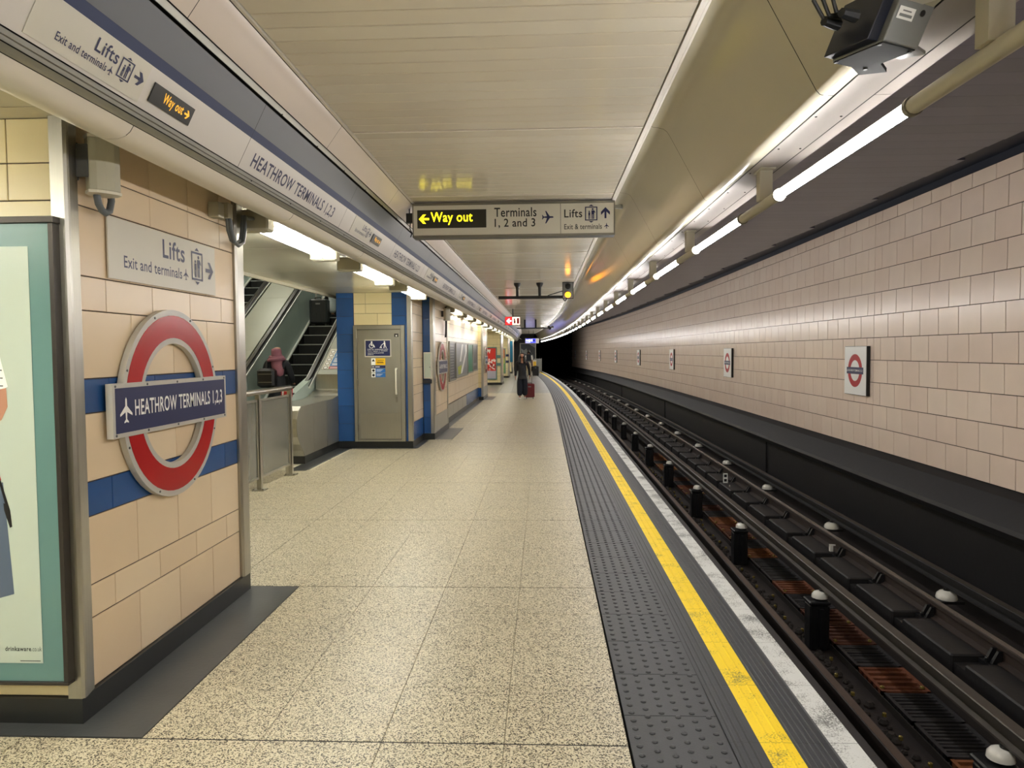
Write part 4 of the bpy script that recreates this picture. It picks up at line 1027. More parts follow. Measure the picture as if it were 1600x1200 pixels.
b = MB(); b.tube([(-1.285, 7.05, 2.86), (-1.29, 7.05, 2.80), (-1.27, 7.05, 2.76), (-1.285, 7.05, 2.72)], .005, 6); b.build('cable', M['cable'], hs)
b = MB(); b.box(.690, .745, 7.05, 7.09, 2.97, 3.00).lathe((.75, 7.07, 2.985), [(.02, -.02), (.025, 0), (.02, .02)], 8); b.build('side_bracket', M['steel_matt'], hs)

# --- signal on its arm
sg = thing('platform_signal', 'two lens platform signal showing amber on a black hung arm', 'signal', (.0, 15.4, 3.05))
b = MB(); b.box(-.945, .42, 15.37, 15.45, 2.715, 2.775); b.build('arm', M['black'], sg, bevel=.006)
for x in (-.545, -.07):
    b = MB(); b.lathe((x, 15.41, 2.775), [(.03, 0), (.03, .13), (.035, .18), (.07, .235), (.075, .275)], 10); b.build('hanger', M['black'], sg, smooth=True)
b = MB(); b.tube([(.10, 15.41, 2.78), (.41, 15.41, 2.87)], .01, 6); b.build('brace', M['black'], sg)
b = MB(); b.box(.415, .63, 15.3, 15.46, 2.705, 3.045); b.build('case', M['grey_box'], sg, bevel=.006)
b = MB(); b.box(.408, .637, 15.296, 15.32, 2.698, 2.712).box(.408, .637, 15.296, 15.32, 3.038, 3.05).box(.408, .42, 15.296, 15.32, 2.7, 3.05).box(.625, .637, 15.296, 15.32, 2.7, 3.05); b.build('case_rim', M['black'], sg)
b = MB(); b.lathe((.522, 15.30, 2.785), [(.058, 0), (.055, -.012), (.03, -.02)], 16, 'y'); b.build('amber_lens', M['lit_signal'], sg)
b = MB(); b.lathe((.522, 15.30, 2.955), [(.058, 0), (.055, -.012), (.03, -.02)], 16, 'y'); b.build('dark_lens', M['black'], sg)
for z in (2.785, 2.955):
    b = MB(); b.ring(frame_front(.522, 15.30, z), .056, .066, 0, .05, 16, .4, math.pi-.4); b.build('hood', M['black'], sg)
b = MB(); b.tube([(.50, 15.4, 2.705), (.47, 15.4, 2.66), (.44, 15.4, 2.68), (.43, 15.4, 2.72)], .012, 6); b.build('cable', M['cable'], sg)
# --- second arm further on
ar = thing('surveillance_camera', 'thin black hung arm carrying a small camera beyond the amber signal', 'camera', (-.4, 33, 3.05))
b = MB(); b.box(-1.19, .30, 32.97, 33.03, 2.63, 2.68); b.build('arm', M['black'], ar)
for x in (-.835, -.34):
    b = MB(); b.box(x-.04, x+.04, 32.96, 33.04, 2.68, 3.05); b.build('hanger', M['black'], ar)
b = MB(); b.tube([(.30, 32.7, 2.64), (.42, 33.2, 2.70)], .07, 8).box(.2, .3, 32.9, 33.1, 2.66, 2.75); b.build('camera_body', M['black'], ar)
b = MB(); b.tube([(-.05, 33, 2.69), (.22, 33, 2.74)], .012, 6); b.build('cable', M['cable'], ar)
# --- red exit sign, blue sign
ex = thing('exit_sign', 'lit red and pale sign with left arrow hung from the ceiling', 'sign', (-1.03, 24.6, 3.05))
b = MB(); b.box(-1.295, -.775, 24.6, 24.7, 2.495, 2.785); b.build('box', M['black'], ex)
f = frame_front(-1.295, 24.599, 2.495)
prints('lit_left_panel', ex, f, [rect(.015, .015, .245, .275)], M['lit_red'], .002); prints('lit_right_panel', ex, f, [rect(.25, .015, .505, .275)], M['lit_white'], .002)
prints('lit_arrow', ex, f, [sc(rot90(ARROW, 2), .05, .07, .17, .15)], M['lit_print'], .003)
prints('red_print', ex, f, [circ(.32, .2, .03, 10), rect(.30, .06, .36, .17), rect(.40, .05, .48, .24)], M['redprint'], .003)
b = MB(); b.tube([(-1.03, 24.65, 2.785), (-1.03, 24.65, 3.05)], .02, 8); b.build('hanger', M['black'], ex)
bs = thing('platform_sign', 'lit blue and white sign hung above far platform end', 'sign', (-.8, 50, 3.05))
b = MB(); b.box(-1.25, -.30, 50, 50.1, 2.16, 2.50); b.build('box', M['signwhite'], bs)
f = frame_front(-1.25, 49.999, 2.16)
prints('lit_blue_panel', bs, f, [rect(.03, .03, .72, .31)], M['lit_blue'], .004); prints('lit_letters', bs, f, [rect(.06, .16, .11, .26), rect(.14, .16, .22, .25), rect(.25, .14, .38, .26), rect(.44, .12, .50, .28)], M['lit_print'], .008)
prints('dark_disc', bs, f, [circ(.61, .20, .07, 16)], M['navy'], .008); prints('grey_line', bs, f, [rect(.06, .07, .36, .10)], M['lit_print'], .008)
for x in (-1.0, -.68):
    b = MB(); b.tube([(x, 50.05, 2.5), (x, 50.05, 3.05)], .012, 6); b.build('hanger', M['black'], bs)

# --- camera housing under the soffit, top right
cc = thing('camera_housing', 'dark grey angular camera housing with looped black cables under soffit', 'camera', (1.0, 2.15, 2.57))
an = math.radians(28)
fb = Fr((.938, 2.085, 2.455), (math.cos(an), math.sin(an), 0), (-math.sin(an), math.cos(an), .02))
LE = Vector((.065, -.01, .17))
def leaned(x0, x1, y0, y1, z0, z1):
    q = [fb.p(x, y)+LE*(z0/.17) for x, y in rect(x0, y0, x1, y1)]+[fb.p(x, y)+LE*(z1/.17) for x, y in rect(x0, y0, x1, y1)]
    return MB().hexa(q)
leaned(0.012, .155, 0, .175, 0, .17).build('body', M['grey_box'], cc, bevel=.004)
leaned(-.03, .010, .02, .17, .004, .15).build('connector_box', M['navy_dark'], cc, bevel=.003)
leaned(.016, .150, .004, .170, -.004, -.0005).build('base_plate', M['underside'], cc)
b = MB()
for x, y in ((.015, .015), (.14, .015), (.015, .16), (.14, .16)): b.ring(fb, .001, .006, -.008, -.003, 8, cx=x, cy=y)
b.build('screws', M['black'], cc, kind='stuff')
b = MB(); b.prism(fb, [(.155, .02), (.26, .05), (.23, .11), (.155, .10)], .02, .03); b.build('side_plate', M['grey_box'], cc)
b = MB(); b.prism(fb, [(.155, .12), (.235, .16), (.18, .215), (.10, .178)], .0, .012); b.build('side_plate', M['underside'], cc)
ff = Fr(fb.p(0, 0, .0), fb.u, LE).at(0, 0, .0015)
prints('label_plate', cc, ff, [rect(.02, .065, .085, .10)], M['whiteprint']); prints('label_print', cc, ff, [rect(.027, .072, .078, .080), rect(.035, .087, .07, .091)], M['grey_box'], .002)
prints('lens_port', cc, ff, [circ(.115, .095, .010, 12)], M['black'])
b = MB(); b.prism(fb, [(.05, -.10), (.13, -.10), (.15, -.06), (.14, -.02), (.06, -.02), (.035, -.06)], .11, .16); b.build('dome', M['signwhite'], cc, bevel=.006)
for o in (0, .02, .045):
    b = MB(); p0 = fb.p(-.04, .10-o, .09); b.tube([p0, p0+Vector((-.05, 0, .0)), p0+Vector((-.085, -.02, .04+o)), p0+Vector((-.08, -.04, .12)), p0+Vector((-.05, -.05, .22))], .006, 8); b.build('cable', M['cable'], cc, smooth=True)
for o in (.0, .06):
    b = MB(); b.tube([fb.p(-.03, .12-o, .08), fb.p(-.085, .12-o, .08)], [.018, .013], 8); b.build('plug', M['cable'], cc)
b = MB(); b.prism(fb, rect(.05, .05, .2, .12), .12, .20); b.build('mount', M['grey_dark'], cc)

# ------------------------------------------------------------------ roundel boards on the far wall
def wall_board(i, y, label):
    x = 4.7-dev(y); th = ddev(y); f = Fr((x-.014, y+.375*math.cos(th), .915), (math.sin(th), -math.cos(th), 0), (0, 0, 1))
    t = thing('roundel_board', label, 'sign', tuple(f.p(.375, 0, 0)), 'roundel boards on the far wall')
    b = MB(); b.fbox(f, 0, .75, 0, .725, 0, .05); b.build('backing', M['black'], t)
    b = MB(); b.fbox(f, .006, .744, .006, .719, .05, .056); b.build('panel', M['whiteprint'], t)
    g = f.at(.375, .3625, .0565)
    b = MB(); b.ring(g, .155, .245, 0, .001, 40); b.build('red_ring', M['redprint'], t)
    b = MB(); b.fbox(g, -.285, .285, -.05, .05, .001, .002); nb = b.build('name_bar', M['navy'], t)
    text('HEATHROW TERMINALS 1,2,3', nb, g.at(-.235, -.018, .0025), .49, .036, M['whiteprint'], .006)
    prints('print_aeroplane', nb, g.at(0, 0, .0025), [sc(PLANE, -.277, -.022, .034, .044)], M['whiteprint'])
for i, y in enumerate((10.97, 18.45, 26.14, 34.0, 42.0, 49.5, 57.0, 64.5)):
    wall_board(i, y, ('nearest roundel board on the cream wall across the tracks', 'second roundel board from the right on the far wall', 'third roundel board from the right on the far wall', 'fourth roundel board from the right on the far wall', 'fifth roundel board from the right on the far wall', 'sixth roundel board from the right, small and edge-on', 'seventh roundel board from the right, near the tunnel', 'last tiny roundel board beside the dark tunnel mouth')[i])

# ------------------------------------------------------------------ rails
RP = [(-.034, -.004), (-.028, 0), (.028, 0), (.034, -.004), (.034, -.036), (.012, -.052), (.010, -.125), (.062, -.142), (.062, -.158), (-.062, -.158), (-.062, -.142), (-.010, -.125), (-.012, -.052), (-.034, -.036)]
def rail(name, label, x0, z0, prof, top, sidem, cat='rail'):
    r = thing(name, label, cat, (x0, 3, z0-.16))
    b = MB(); b.sweep([(x0+x, z0+z) for x, z in prof], LONG, dev, True, True); b.build('rail_body', sidem, r)
    n = [p for p in prof if p[1] > -.006]; xs = [p[0] for p in n]
    b = MB(); b.sweep([(x0+min(xs)+.008, z0+.0008), (x0+max(xs)-.008, z0+.0008)], LONG, dev); b.build('running_surface', top, r)
    return r
rail('running_rail', 'brown running rail nearest the platform edge', 1.975, -.68, RP, M['rail'], M['rail_side'])
fr_ = rail('running_rail', 'running rail with thin bright top beyond the centre conductor rail', 3.53, -.68, RP, M['rail_top'], M['rail_side'])
CP = [(-.045, -.006), (-.038, 0), (.038, 0), (.045, -.006), (.045, -.05), (.018, -.06), (.018, -.095), (.05, -.11), (.05, -.125), (-.05, -.125), (-.05, -.11), (-.018, -.095), (-.018, -.06), (-.045, -.05)]
rail('conductor_rail', 'grey brown centre conductor rail on white insulators', 2.77, -.64, CP, M['conductor'], M['conductor'])
rail('conductor_rail', 'dark outer conductor rail beside the sooty wall', 3.97, -.62, CP, M['conductor'], M['soot'])
for k in range(46):
    y = 3.73+.965*k
    if y > 40: break
    d = dev(y); b = MB(); x = 3.53-d
    b.box(x-.13, x+.13, y-.075, y+.075, -.862, -.83).hexa([(x-.10, y-.055, -.83), (x-.03, y-.055, -.83), (x-.03, y-.02, -.83), (x-.10, y-.02, -.83), (x-.05, y-.05, -.735), (x-.02, y-.05, -.735), (x-.02, y-.025, -.735), (x-.05, y-.025, -.735)])
    b.hexa([(x-.10, y+.02, -.83), (x-.03, y+.02, -.83), (x-.03, y+.055, -.83), (x-.10, y+.055, -.83), (x-.05, y+.025, -.735), (x-.02, y+.025, -.735), (x-.02, y+.05, -.735), (x-.05, y+.05, -.735)])
    b.lathe((x-.11, y, -.83), [(.016, 0), (.016, .03), (.008, .04)], 6); b.build('rail_chair', M['post'], fr_)
for k in range(44):
    y = 3.73+.965*k
    d = dev(y+.48); b = MB(); b.cbox(3.20-d, 3.46-d, y+.09, y+.875, -1.0, -.815, .012)
    t = b.build('plinth_block', M['soot'], bed)
b = MB(); b.sweep([(3.22, -1.0), (3.22, -.875), (3.72, -.875), (3.72, -.96)], LONG, dev); b.build('bench_top', M['soot'], bed)
pz = thing('insulator_post', 'x', 'post', (0, 0, 0), 'insulator posts under the centre rail')
b = MB(); b.cbox(-.10, .09, -.085, .085, -1.352, -.90, .015).cbox(-.11, .095, -.10, .10, -.90, -.862, .01).box(-.02, .02, -.125, -.085, -1.30, -.93); b.build('post_body', M['post'], pz)
b = MB(); b.lathe((.02, 0, 0), [(.044, -.862), (.052, -.856), (.078, -.845), (.074, -.815), (.055, -.79), (.035, -.782)], 18); b.build('insulator', M['ceramic'], pz, smooth=True)
b = MB(); b.lathe((.05, 0, 0), [(.035, -.784), (.035, -.766)], 10); b.build('rail_seat', M['black'], pz)
oz = thing('rail_insulator', 'x', 'insulator', (0, 0, 0), 'insulators under the outer rail')
b = MB(); b.box(-.12, .12, -.10, .10, -.876, -.85); b.build('base_plate', M['black'], oz)
b = MB(); b.lathe((0, 0, 0), [(.095, -.85), (.098, -.835), (.088, -.80), (.06, -.775), (.03, -.768)], 18); b.build('insulator', M['ceramic'], oz, smooth=True)
b = MB(); b.lathe((0, 0, 0), [(.03, -.77), (.03, -.745)], 8); b.build('rail_seat', M['black'], oz)
od = ('nearest', 'second', 'third', 'fourth', 'fifth', 'sixth', 'seventh', 'eighth')
for k in range(20):
    y = 4.33+2.83*k; d = dev(y); th = ddev(y)
    l1 = ('%s black post with white insulator under the centre rail' % od[k]) if k < 8 else ORD[k]+' post with white insulator under the centre rail, far along' if k < 14 else 'far black post with white insulator under the centre rail'
    l2 = ('%s white insulator under the outer rail, counted from the front' % od[k]) if k < 8 else ORD[k]+' white insulator under the outer rail, far along' if k < 14 else 'far white insulator under the outer rail'
    if k == 0: pz.matrix_basis = M4(2.69-d, y, 0, th); pz['label'] = l1; oz.matrix_basis = M4(3.93-d, y, 0, th); oz['label'] = l2
    else: dup(pz, M4(2.69-d, y, 0, th), l1); dup(oz, M4(3.93-d, y, 0, th), l2)

# rusty plates along the pit floor
random.seed(11)
gr = thing('drain_channel', 'line of rusty slatted plates along the pit floor under the centre rail', 'channel', (2.95, 3, -1.35))
b = MB(); b.sweep([(2.79, -1.352), (2.79, -1.285), (3.22, -1.285), (3.22, -1.352)], [0, 18, 20, 24, 28, 32], dev); b.build('channel_bed', M['rubble'], gr)
y = 2.6; k = 0; rp = 'RRDRRDDRDRRDRDDRDRRRDRDDRRDRDDRRDR'
while y < 20:
    d = dev(y); ln = .46; b = MB(); r = rp[k % len(rp)] == 'R'
    mm = M['rust'][random.randrange(3)] if r else M['rust_dark']
    x0, x1 = 2.80-d, 3.20-d
    b.box(x0, x1, y, y+.03, -1.285, -1.25).box(x0, x1, y+ln-.03, y+ln, -1.285, -1.25).box(x0, x0+.03, y, y+ln, -1.285, -1.248).box(x1-.03, x1, y, y+ln, -1.285, -1.248)
    n = 5 if r else 9
    for i in range(1, n): b.box(x0, x1, y+ln*i/n-.022*(5/n), y+ln*i/n+.022*(5/n), -1.285, -1.254+random.uniform(-.004, .004))
    pl_ = b.build('slatted_plate', mm, gr)
    if r:
        b2 = MB()
        for px_ in (x0+.03, x1-.04): b2.lathe((px_, y+.06, -1.248), [(.02, 0), (.018, .012), (.008, .018)], 8)
        b2.build('bolt', M['brass'], pl_)
    y += .49; k += 1
rb = MB(); bb2 = MB()
for i in range(260):
    y = 2.6+i*.07; d = dev(y)
    if abs((y-4.33+1.415) % 2.83-1.415) < .15: continue
    x = 2.62+random.uniform(-.06, .05)-d; s = random.uniform(.02, .045)
    rb.lathe((x, y, -1.352), [(s, 0), (s*1.1, s*.5), (s*.6, s*1.1)], 6)
    if i % 5 == 0: bb2.lathe((x+.03, y, -1.35), [(.018, .03), (.016, .055), (.006, .06)], 8)
rb.build('rubble_line', M['rubble'], gr, kind='stuff'); bb2.build('rubble_bolts', M['brass'], gr, kind='stuff')
mk = thing('marker_plate', 'small white number plate standing by the far running rail', 'marker', (3.28, 13.2, -.82))
b = MB(); b.box(3.25, 3.33, 13.2, 13.21, -.82, -.64); b.build('plate', M['whiteprint'], mk); prints('marker_print', mk, frame_front(3.25, 13.199, -.82), [rect(.015, .11, .065, .16), rect(.015, .03, .065, .08)], M['blackprint'])
wc_ = thing('rail_clip', 'small white plastic clip beside the far running rail', 'clip', (3.42, 8.7, -.81))
b = MB(); b.box(3.40, 3.44, 8.68, 8.72, -.815, -.73).box(3.40, 3.47, 8.69, 8.71, -.75, -.73); b.build('clip', M['ceramic'], wc_, bevel=.004)
for k in range(5):
    y = 15+12*k; b = MB(); b.box(4.545-dev(y), 4.60-dev(y), y-.03, y+.03, -.98, -.27); b.build('wall_rib', M['soot2'], wall_r)

# ------------------------------------------------------------------ people
def skin_mesh(name, pts, edges, root, m, parent, sub=1, smooth=True):
    names = list(pts); ix = {n: i for i, n in enumerate(names)}
    org = ORG.get(parent, Vector((0, 0, 0)))
    me = bpy.data.meshes.new(name); me.from_pydata([tuple(Vector(pts[n][0])-org) for n in names], [(ix[a], ix[c]) for a, c in edges], [])
    o = bpy.data.objects.new(name, me); COL.objects.link(o)
    md = o.modifiers.new('skin', 'SKIN'); md.use_smooth_shade = True; md.branch_smoothing = .6
    for i, n in enumerate(names):
        s = me.skin_vertices[0].data[i]; r = pts[n][1]; s.radius = r if isinstance(r, tuple) else (r, r); s.use_root = (n == root)
    sd = o.modifiers.new('sub', 'SUBSURF'); sd.levels = sub; sd.render_levels = sub
    dg = bpy.context.evaluated_depsgraph_get(); dg.update()
    nm = bpy.data.meshes.new_from_object(o.evaluated_get(dg)); nm.materials.clear(); nm.materials.append(m)
    o.modifiers.clear(); o.data = nm; bpy.data.meshes.remove(me); nm.name = name
    nm.polygons.foreach_set('use_smooth', [True]*len(nm.polygons))
    if parent: o.parent = parent
    ORG[o] = org
    return o
def figure(name, label, base, h, yaw, P, skinm, seg_cloth):
    """P: joint -> (right, forward, up) in units of height; yaw turns forward from +Y"""
    t = thing(name, label, 'person', base); cy, sy = math.cos(yaw), math.sin(yaw); B = Vector(base)
    def w_(q): x, y, z = q; return B+Vector((x*cy-y*sy, x*sy+y*cy, z))*h
    return t, w_
def hand(pts, edges, wrist, pw, w_, d, side, s):
    """palm and five fingers hanging along direction d from the wrist"""
    d = Vector(d).normalized(); lat = Vector((0, 1, 0)); k = wrist+'_palm'
    c = Vector(pw)
    pts[k] = (w_(c+d*.030), .019*s); edges.append((wrist, k))
    for i, (off, ln) in enumerate(((-.016, .030), (-.006, .036), (.005, .034), (.015, .027))):
        a, b_, e = k+'f%da' % i, k+'f%db' % i, k+'f%dc' % i
        pts[a] = (w_(c+d*.050+lat*off), .0062*s); pts[b_] = (w_(c+d*(.050+ln*.55)+lat*off+Vector((-side*.004, 0, 0))), .0056*s); pts[e] = (w_(c+d*(.050+ln)+lat*off+Vector((-side*.012, 0, 0))), .0048*s)
        edges += [(k, a), (a, b_), (b_, e)]
    pts[k+'t'] = (w_(c+d*.035+lat*.022), .007*s); pts[k+'u'] = (w_(c+d*.058+lat*.030+Vector((-side*.006, 0, 0))), .0055*s); edges += [(k, k+'t'), (k+'t', k+'u')]
def body_graph(w_, h, J):
    R = dict(pelvis=.052, waist=.046, chest=.056, neck=.030, jaw=(.040), skull=(.052), crown=(.040), sho=.036, elb=.024, wri=.017, hip=.055, kne=.034, ank=.023, toe=.020)
    pts = {}; E = []
    for n, q in J.items():
        base = n.split('_')[0]; pts[n] = (w_(q), R[base]*h)
    E += [('pelvis', 'waist'), ('waist', 'chest'), ('chest', 'neck'), ('neck', 'jaw'), ('jaw', 'skull'), ('skull', 'crown')]
    for s in 'lr': E += [('chest', 'sho_'+s), ('sho_'+s, 'elb_'+s), ('elb_'+s, 'wri_'+s), ('pelvis', 'hip_'+s), ('hip_'+s, 'kne_'+s), ('kne_'+s, 'ank_'+s), ('ank_'+s, 'toe_'+s)]
    return pts, E
def jstand(lean=0, step=.0, arm_r=None, arm_l=None):
    J = dict(pelvis=(0, 0, .53), waist=(0, .005, .62), chest=(0, .0, .74), neck=(0, .0, .845), jaw=(0, .018, .893), skull=(0, .008, .935), crown=(0, .0, .962))
    for s, k in (('r', 1), ('l', -1)):
        st = step*k
        J['sho_'+s] = (.105*k, 0, .80); J['elb_'+s] = (.135*k, -.015, .63); J['wri_'+s] = (.140*k, .03, .49)
        J['hip_'+s] = (.050*k, 0, .49); J['kne_'+s] = (.052*k, st*.55+.012, .275); J['ank_'+s] = (.052*k, st-.01, .05); J['toe_'+s] = (.058*k, st+.075, .022)
    if arm_r: J['elb_r'], J['wri_r'] = arm_r
    if arm_l: J['elb_l'], J['wri_l'] = arm_l
    return J
def scaled(pts, keys, add, mul=1.0):
    o = {}
    for k in keys:
        t_ = pts[k][1] if not isinstance(pts[k][1], tuple) else pts[k][1][0]
        e = add+(t_*.62 if k in ('pelvis', 'waist', 'chest') else 0)
        o[k] = (pts[k][0], (t_+e, t_+e))
    return o
def face(t, w_, h, dark):
    b = MB()
    for k in (-1, 1): b.lathe(tuple(w_((.017*k, .062, .938))), [(.002*h, -.004*h), (.006*h, 0), (.002*h, .004*h)], 8)
    b.build('eye', dark, t)
    b = MB(); b.hexa([tuple(w_(q)) for q in ((-.008, .058, .905), (.008, .058, .905), (.008, .04, .905), (-.008, .04, .905), (-.004, .058, .935), (.004, .058, .935), (.004, .04, .935), (-.004, .04, .935))]); b.build('nose', M['skin'], t)
    b = MB(); b.hexa([tuple(w_(q)) for q in ((-.014, .056, .889), (.014, .056, .889), (.014, .04, .889), (-.014, .04, .889), (-.012, .057, .896), (.012, .057, .896), (.012, .04, .896), (-.012, .04, .896))]); b.build('mouth', M['redprint'], t)

def cloth(c, r=.8): return mat('cloth_'+c.strip('#'), c, r, noise=.15, nscale=12)
# woman walking towards us with the red suitcase
h = 1.58
t, w_ = figure('person', 'person in long dark clothes walking forward and pulling a red suitcase', (-.71, 24.1, 0), h, math.pi, None, None, None)
J = jstand(step=.05, arm_l=((-.145, -.04, .64), (-.155, -.07, .50)))
pts, E = body_graph(w_, h, J)
for s, k in (('r', 1), ('l', -1)): hand(pts, E, 'wri_'+s, J['wri_'+s], w_, (0, 0.1 if s == 'r' else -.2, -1), k, h)
skin_mesh('body', pts, E, 'pelvis', M['skin'], t)
up = ['pelvis', 'waist', 'chest', 'sho_l', 'sho_r', 'elb_l', 'elb_r', 'wri_l', 'wri_r']
cp = scaled(pts, up, .013); cp['hem'] = (w_((0, 0, .46)), .125); skin_mesh('top', cp, [e for e in E if e[0] in up and e[1] in up]+[('pelvis', 'hem')], 'pelvis', cloth('#16161c'), t)
lo = ['pelvis', 'hip_l', 'hip_r', 'kne_l', 'kne_r', 'ank_l', 'ank_r']
cp = scaled(pts, lo, .03); cp['ank_l'] = (cp['ank_l'][0]+Vector((0, 0, .03)), .10); cp['ank_r'] = (cp['ank_r'][0]+Vector((0, 0, .03)), .10); cp['kne_l'] = (cp['kne_l'][0], .105); cp['kne_r'] = (cp['kne_r'][0], .105)
cp['waist'] = (w_((0, 0, .58)), .10); skin_mesh('wide_trousers', cp, [e for e in E if e[0] in lo and e[1] in lo]+[('pelvis', 'waist')], 'pelvis', cloth('#141a28'), t)
for s in 'lr': skin_mesh('shoe', {'a': (pts['ank_'+s][0]-Vector((0, -.02, .035)), .045), 'm': ((pts['ank_'+s][0]+pts['toe_'+s][0])/2-Vector((0, 0, .02)), .045), 'b': (pts['toe_'+s][0]+Vector((0, -.01, .005)), .038)}, [('a', 'm'), ('m', 'b')], 'm', cloth('#d8d6d0'), t)
hp = {'t': (w_((0, -.004, .985)), .055*h), 'a': (w_((0, -.012, .962)), .072*h), 'b': (w_((0, -.03, .92)), .070*h), 'c': (w_((.050, .02, .87)), .036*h), 'd': (w_((-.050, .02, .87)), .036*h), 'e': (w_((.06, .055, .75)), .034*h), 'f': (w_((-.06, .055, .75)), .034*h), 'g': (w_((0, -.05, .80)), .045*h)}
skin_mesh('long_hair', hp, [('t', 'a'), ('a', 'b'), ('b', 'c'), ('b', 'd'), ('c', 'e'), ('d', 'f'), ('b', 'g')], 'b', cloth('#0f0b0a', .5), t)
face(t, w_, h, M['black'])
def suitcase(label, c, wd, dp, ht, m, top, handm, wheel=.05):
    x, y, z = c; s = thing('suitcase', label, 'suitcase', c)
    b = MB(); b.cbox(x-wd/2, x+wd/2, y-dp/2, y+dp/2, z+wheel, z+ht, .03); sh = b.build('shell', m, s, smooth=False)
    b = MB()
    for i in range(4): b.box(x-wd/2+.06+i*(wd-.12)/3-.008, x-wd/2+.06+i*(wd-.12)/3+.008, y-dp/2-.006, y-dp/2+.002, z+wheel+.06, z+ht-.07)
    b.build('rib', m, sh)
    for sx in (-1, 1):
        b = MB(); b.lathe((x+sx*(wd/2-.05)-.012, y-dp/2+.05, z+.028), [(.028, 0), (.028, .024)], 12, 'x'); b.build('wheel', M['grey_dark'], s)
        b = MB(); b.lathe((x+sx*(wd/2-.05)-.012, y+dp/2-.05, z+.028), [(.028, 0), (.028, .024)], 12, 'x'); b.build('wheel', M['grey_dark'], s)
    b = MB(); b.tube([(x-.075, y, z+ht-.02), (x-.075, y, top), (x+.075, y, top), (x+.075, y, z+ht-.02)], .011, 8); b.build('pull_handle', handm, s)
    b = MB(); b.tube([(x-.07, y-dp/2+.03, z+ht-.005), (x-.06, y-dp/2+.02, z+ht+.025), (x+.06, y-dp/2+.02, z+ht+.025), (x+.07, y-dp/2+.03, z+ht-.005)], .010, 6); b.build('carry_handle', M['black'], sh)
    b = MB(); b.box(x-.05, x+.05, y-dp/2-.008, y-dp/2, z+ht-.12, z+ht-.09); b.build('badge_strip', M['grey_box'], sh)
    return s
suitcase('small dark red wheeled suitcase pulled behind the walking person', (-.47, 24.42, 0), .33, .22, .52, mat('suitcase_red', '#6e1620', .4), .80, M['steel_dark'])
# man walking away with a backpack, black suitcase beside him
h = 1.66
t, w_ = figure('person', 'person in white shirt and beige trousers walking away with a dark backpack', (-.93, 46, 0), h, 0, None, None, None)
J = jstand(step=.04); pts, E = body_graph(w_, h, J)
for s, k in (('r', 1), ('l', -1)): hand(pts, E, 'wri_'+s, J['wri_'+s], w_, (0, .1, -1), k, h)
skin_mesh('body', pts, E, 'pelvis', M['skin'], t)
cp = scaled(pts, ['pelvis', 'waist', 'chest', 'sho_l', 'sho_r', 'elb_l', 'elb_r'], .016); skin_mesh('shirt', cp, [e for e in E if e[0] in cp and e[1] in cp], 'pelvis', cloth('#d8d6d2'), t)
cp = scaled(pts, lo, .014); cp['waist'] = (w_((0, 0, .58)), .10); skin_mesh('trousers', cp, [e for e in E if e[0] in lo and e[1] in lo]+[('pelvis', 'waist')], 'pelvis', cloth('#b3a78c'), t)
for s in 'lr': skin_mesh('shoe', {'a': (pts['ank_'+s][0]-Vector((0, .02, .045)), .04), 'm': ((pts['ank_'+s][0]+pts['toe_'+s][0])/2-Vector((0, 0, .02)), .042), 'b': (pts['toe_'+s][0], .036)}, [('a', 'm'), ('m', 'b')], 'm', cloth('#2a2624'), t)
skin_mesh('short_hair', {'t': (w_((0, -.004, .985)), .05*h), 'a': (w_((0, -.010, .966)), .068*h), 'b': (w_((0, -.026, .93)), .062*h), 'c': (w_((0, -.03, .90)), .05*h)}, [('t', 'a'), ('a', 'b'), ('b', 'c')], 'a', cloth('#15110f', .5), t)
bk = MB(); c0 = w_((0, -.11, .60)); bk.cbox(c0.x-.15, c0.x+.15, c0.y-.10, c0.y+.11, c0.z, c0.z+.44, .03); bk.build('backpack', cloth('#1b1f26'), t)
face(t, w_, h, M['black'])
suitcase('black wheeled suitcase standing beside the person with the backpack', (-.50, 46.1, 0), .40, .26, .66, mat('suitcase_black', '#141416', .4), 1.0, M['steel_dark'])
# woman in the pink scarf at the foot of the escalator, seen from behind
h = 1.58
t, w_ = figure('person', 'person in pink headscarf and dark coat with a black bag, foot of escalator', (-4.66, 12.47, .188), h, 0, None, None, None)
J = jstand(step=.0, arm_r=((.15, .02, .65), (.14, .10, .56)), arm_l=((-.15, .02, .65), (-.12, .12, .60))); pts, E = body_graph(w_, h, J)
for s, k in (('r', 1), ('l', -1)): hand(pts, E, 'wri_'+s, J['wri_'+s], w_, (0, 1, -.2), k, h)
skin_mesh('body', pts, E, 'pelvis', M['skin'], t)
cp = scaled(pts, up, .028); cp['hem'] = (w_((0, 0, .40)), .13); cp['elb_l'] = (cp['elb_l'][0], .062); cp['elb_r'] = (cp['elb_r'][0], .062); cp['wri_l'] = (cp['wri_l'][0], .045); cp['wri_r'] = (cp['wri_r'][0], .045)
skin_mesh('coat', cp, [e for e in E if e[0] in up and e[1] in up]+[('pelvis', 'hem')], 'pelvis', cloth('#15181f'), t)
cp = scaled(pts, lo, .012); cp['waist'] = (w_((0, 0, .58)), .10); skin_mesh('trousers', cp, [e for e in E if e[0] in lo and e[1] in lo]+[('pelvis', 'waist')], 'pelvis', cloth('#101218'), t)
for s in 'lr': skin_mesh('shoe', {'a': (pts['ank_'+s][0]-Vector((0, .02, .045)), .04), 'm': ((pts['ank_'+s][0]+pts['toe_'+s][0])/2-Vector((0, 0, .02)), .042), 'b': (pts['toe_'+s][0], .036)}, [('a', 'm'), ('m', 'b')], 'm', cloth('#1a1a1c'), t)
PK = cloth('#8a5a68', .85)
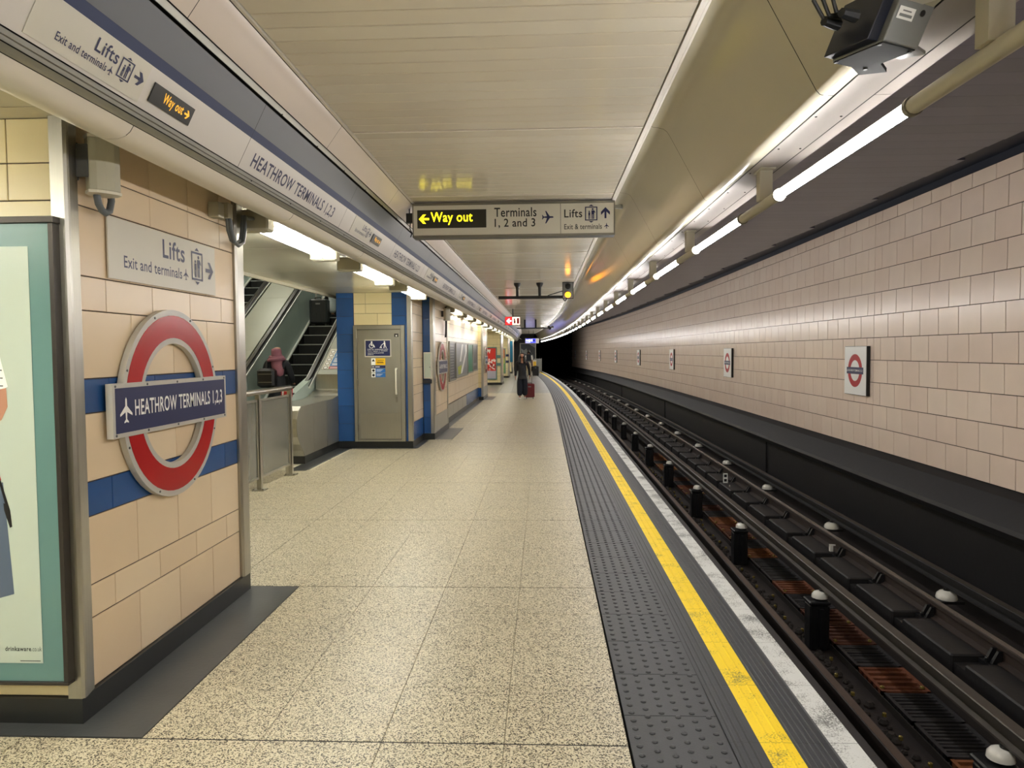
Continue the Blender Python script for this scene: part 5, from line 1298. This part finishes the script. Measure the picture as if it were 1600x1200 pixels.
hsf = skin_mesh('headscarf', {'a': (w_((0, -.005, .955)), .063*h), 'b': (w_((0, -.012, .915)), .066*h), 'n': (w_((0, -.005, .865)), .060*h), 'c': (w_((0, -.02, .825)), .075*h), 'l': (w_((-.085, -.01, .805)), .050*h), 'r': (w_((.085, -.01, .805)), .050*h), 'd': (w_((.045, -.055, .72)), .062*h), 'e': (w_((.055, -.055, .63)), .05*h)}, [('a', 'b'), ('b', 'n'), ('n', 'c'), ('c', 'l'), ('c', 'r'), ('c', 'd'), ('d', 'e')], 'c', PK, t)
fold = MB()
for i, (z, r) in enumerate(((.855, .066), (.838, .078), (.822, .09))): fold.tube([w_((r*math.sin(a)*1.0, -r*math.cos(a)-.005, z-.01*math.cos(a*1.3+i))) for a in [-1.5+.25*q for q in range(13)]], .017*h, 8)
fold.build('scarf_fold', PK, hsf, smooth=True)
bg = MB(); c0 = w_((-.05, -.13, .56)); bg.cbox(c0.x-.17, c0.x+.13, c0.y-.10, c0.y+.10, c0.z-.06, c0.z+.27, .04); bgo = bg.build('backpack', mat('bag_black', '#0b0c0f', .45), t)
for z in (.03, .17):
    b = MB(); b.box(c0.x-.14, c0.x+.10, c0.y-.106, c0.y-.098, c0.z+z, c0.z+z+.012); b.build('zip', M['steel_dark'], bgo)
b = MB(); b.tube([w_((-.09, -.10, .70)), w_((-.085, -.075, .80)), w_((-.075, -.02, .845)), w_((-.08, .06, .80))], .02, 8); b.build('strap', M['black'], bgo)
# person with pale trousers higher up the escalator, and their suitcase
h = 1.72; zs = Zn(16.3)
t, w_ = figure('person', 'person in pale wrinkled trousers standing beyond the black suitcase on the escalator', (-4.58, 15.93, .2*12-.012), h, 0, None, None, None)
J = jstand(step=.0); pts, E = body_graph(w_, h, J)
for s, k in (('r', 1), ('l', -1)): hand(pts, E, 'wri_'+s, J['wri_'+s], w_, (0, .1, -1), k, h)
skin_mesh('body', pts, E, 'pelvis', M['skin'], t)
cp = scaled(pts, up, .016); skin_mesh('jacket', cp, [e for e in E if e[0] in up and e[1] in up], 'pelvis', cloth('#23262c'), t)
cp = scaled(pts, lo, .04); skin_mesh('pale_trousers', cp, [e for e in E if e[0] in lo and e[1] in lo], 'pelvis', mat('wrinkled_pale_cloth', '#b9c2c6', .8, bump=.8, bscale=14), t, 2)
for s in 'lr': skin_mesh('shoe', {'a': (pts['ank_'+s][0]-Vector((0, .02, .045)), .04), 'm': ((pts['ank_'+s][0]+pts['toe_'+s][0])/2-Vector((0, 0, .02)), .042), 'b': (pts['toe_'+s][0], .036)}, [('a', 'm'), ('m', 'b')], 'm', cloth('#303030'), t)
skin_mesh('short_hair', {'t': (w_((0, -.004, .985)), .05*h), 'a': (w_((0, -.010, .966)), .068*h), 'b': (w_((0, -.026, .93)), .062*h), 'c': (w_((0, -.03, .90)), .05*h)}, [('t', 'a'), ('a', 'b'), ('b', 'c')], 'a', cloth('#15110f', .5), t)
suitcase('black wheeled suitcase with tall silver handle on the escalator step', (-4.84, 15.54, .2*11-.012), .39, .24, .58, mat('suitcase_charcoal', '#25292c', .45), .2*11+.95, M['ceramic'])
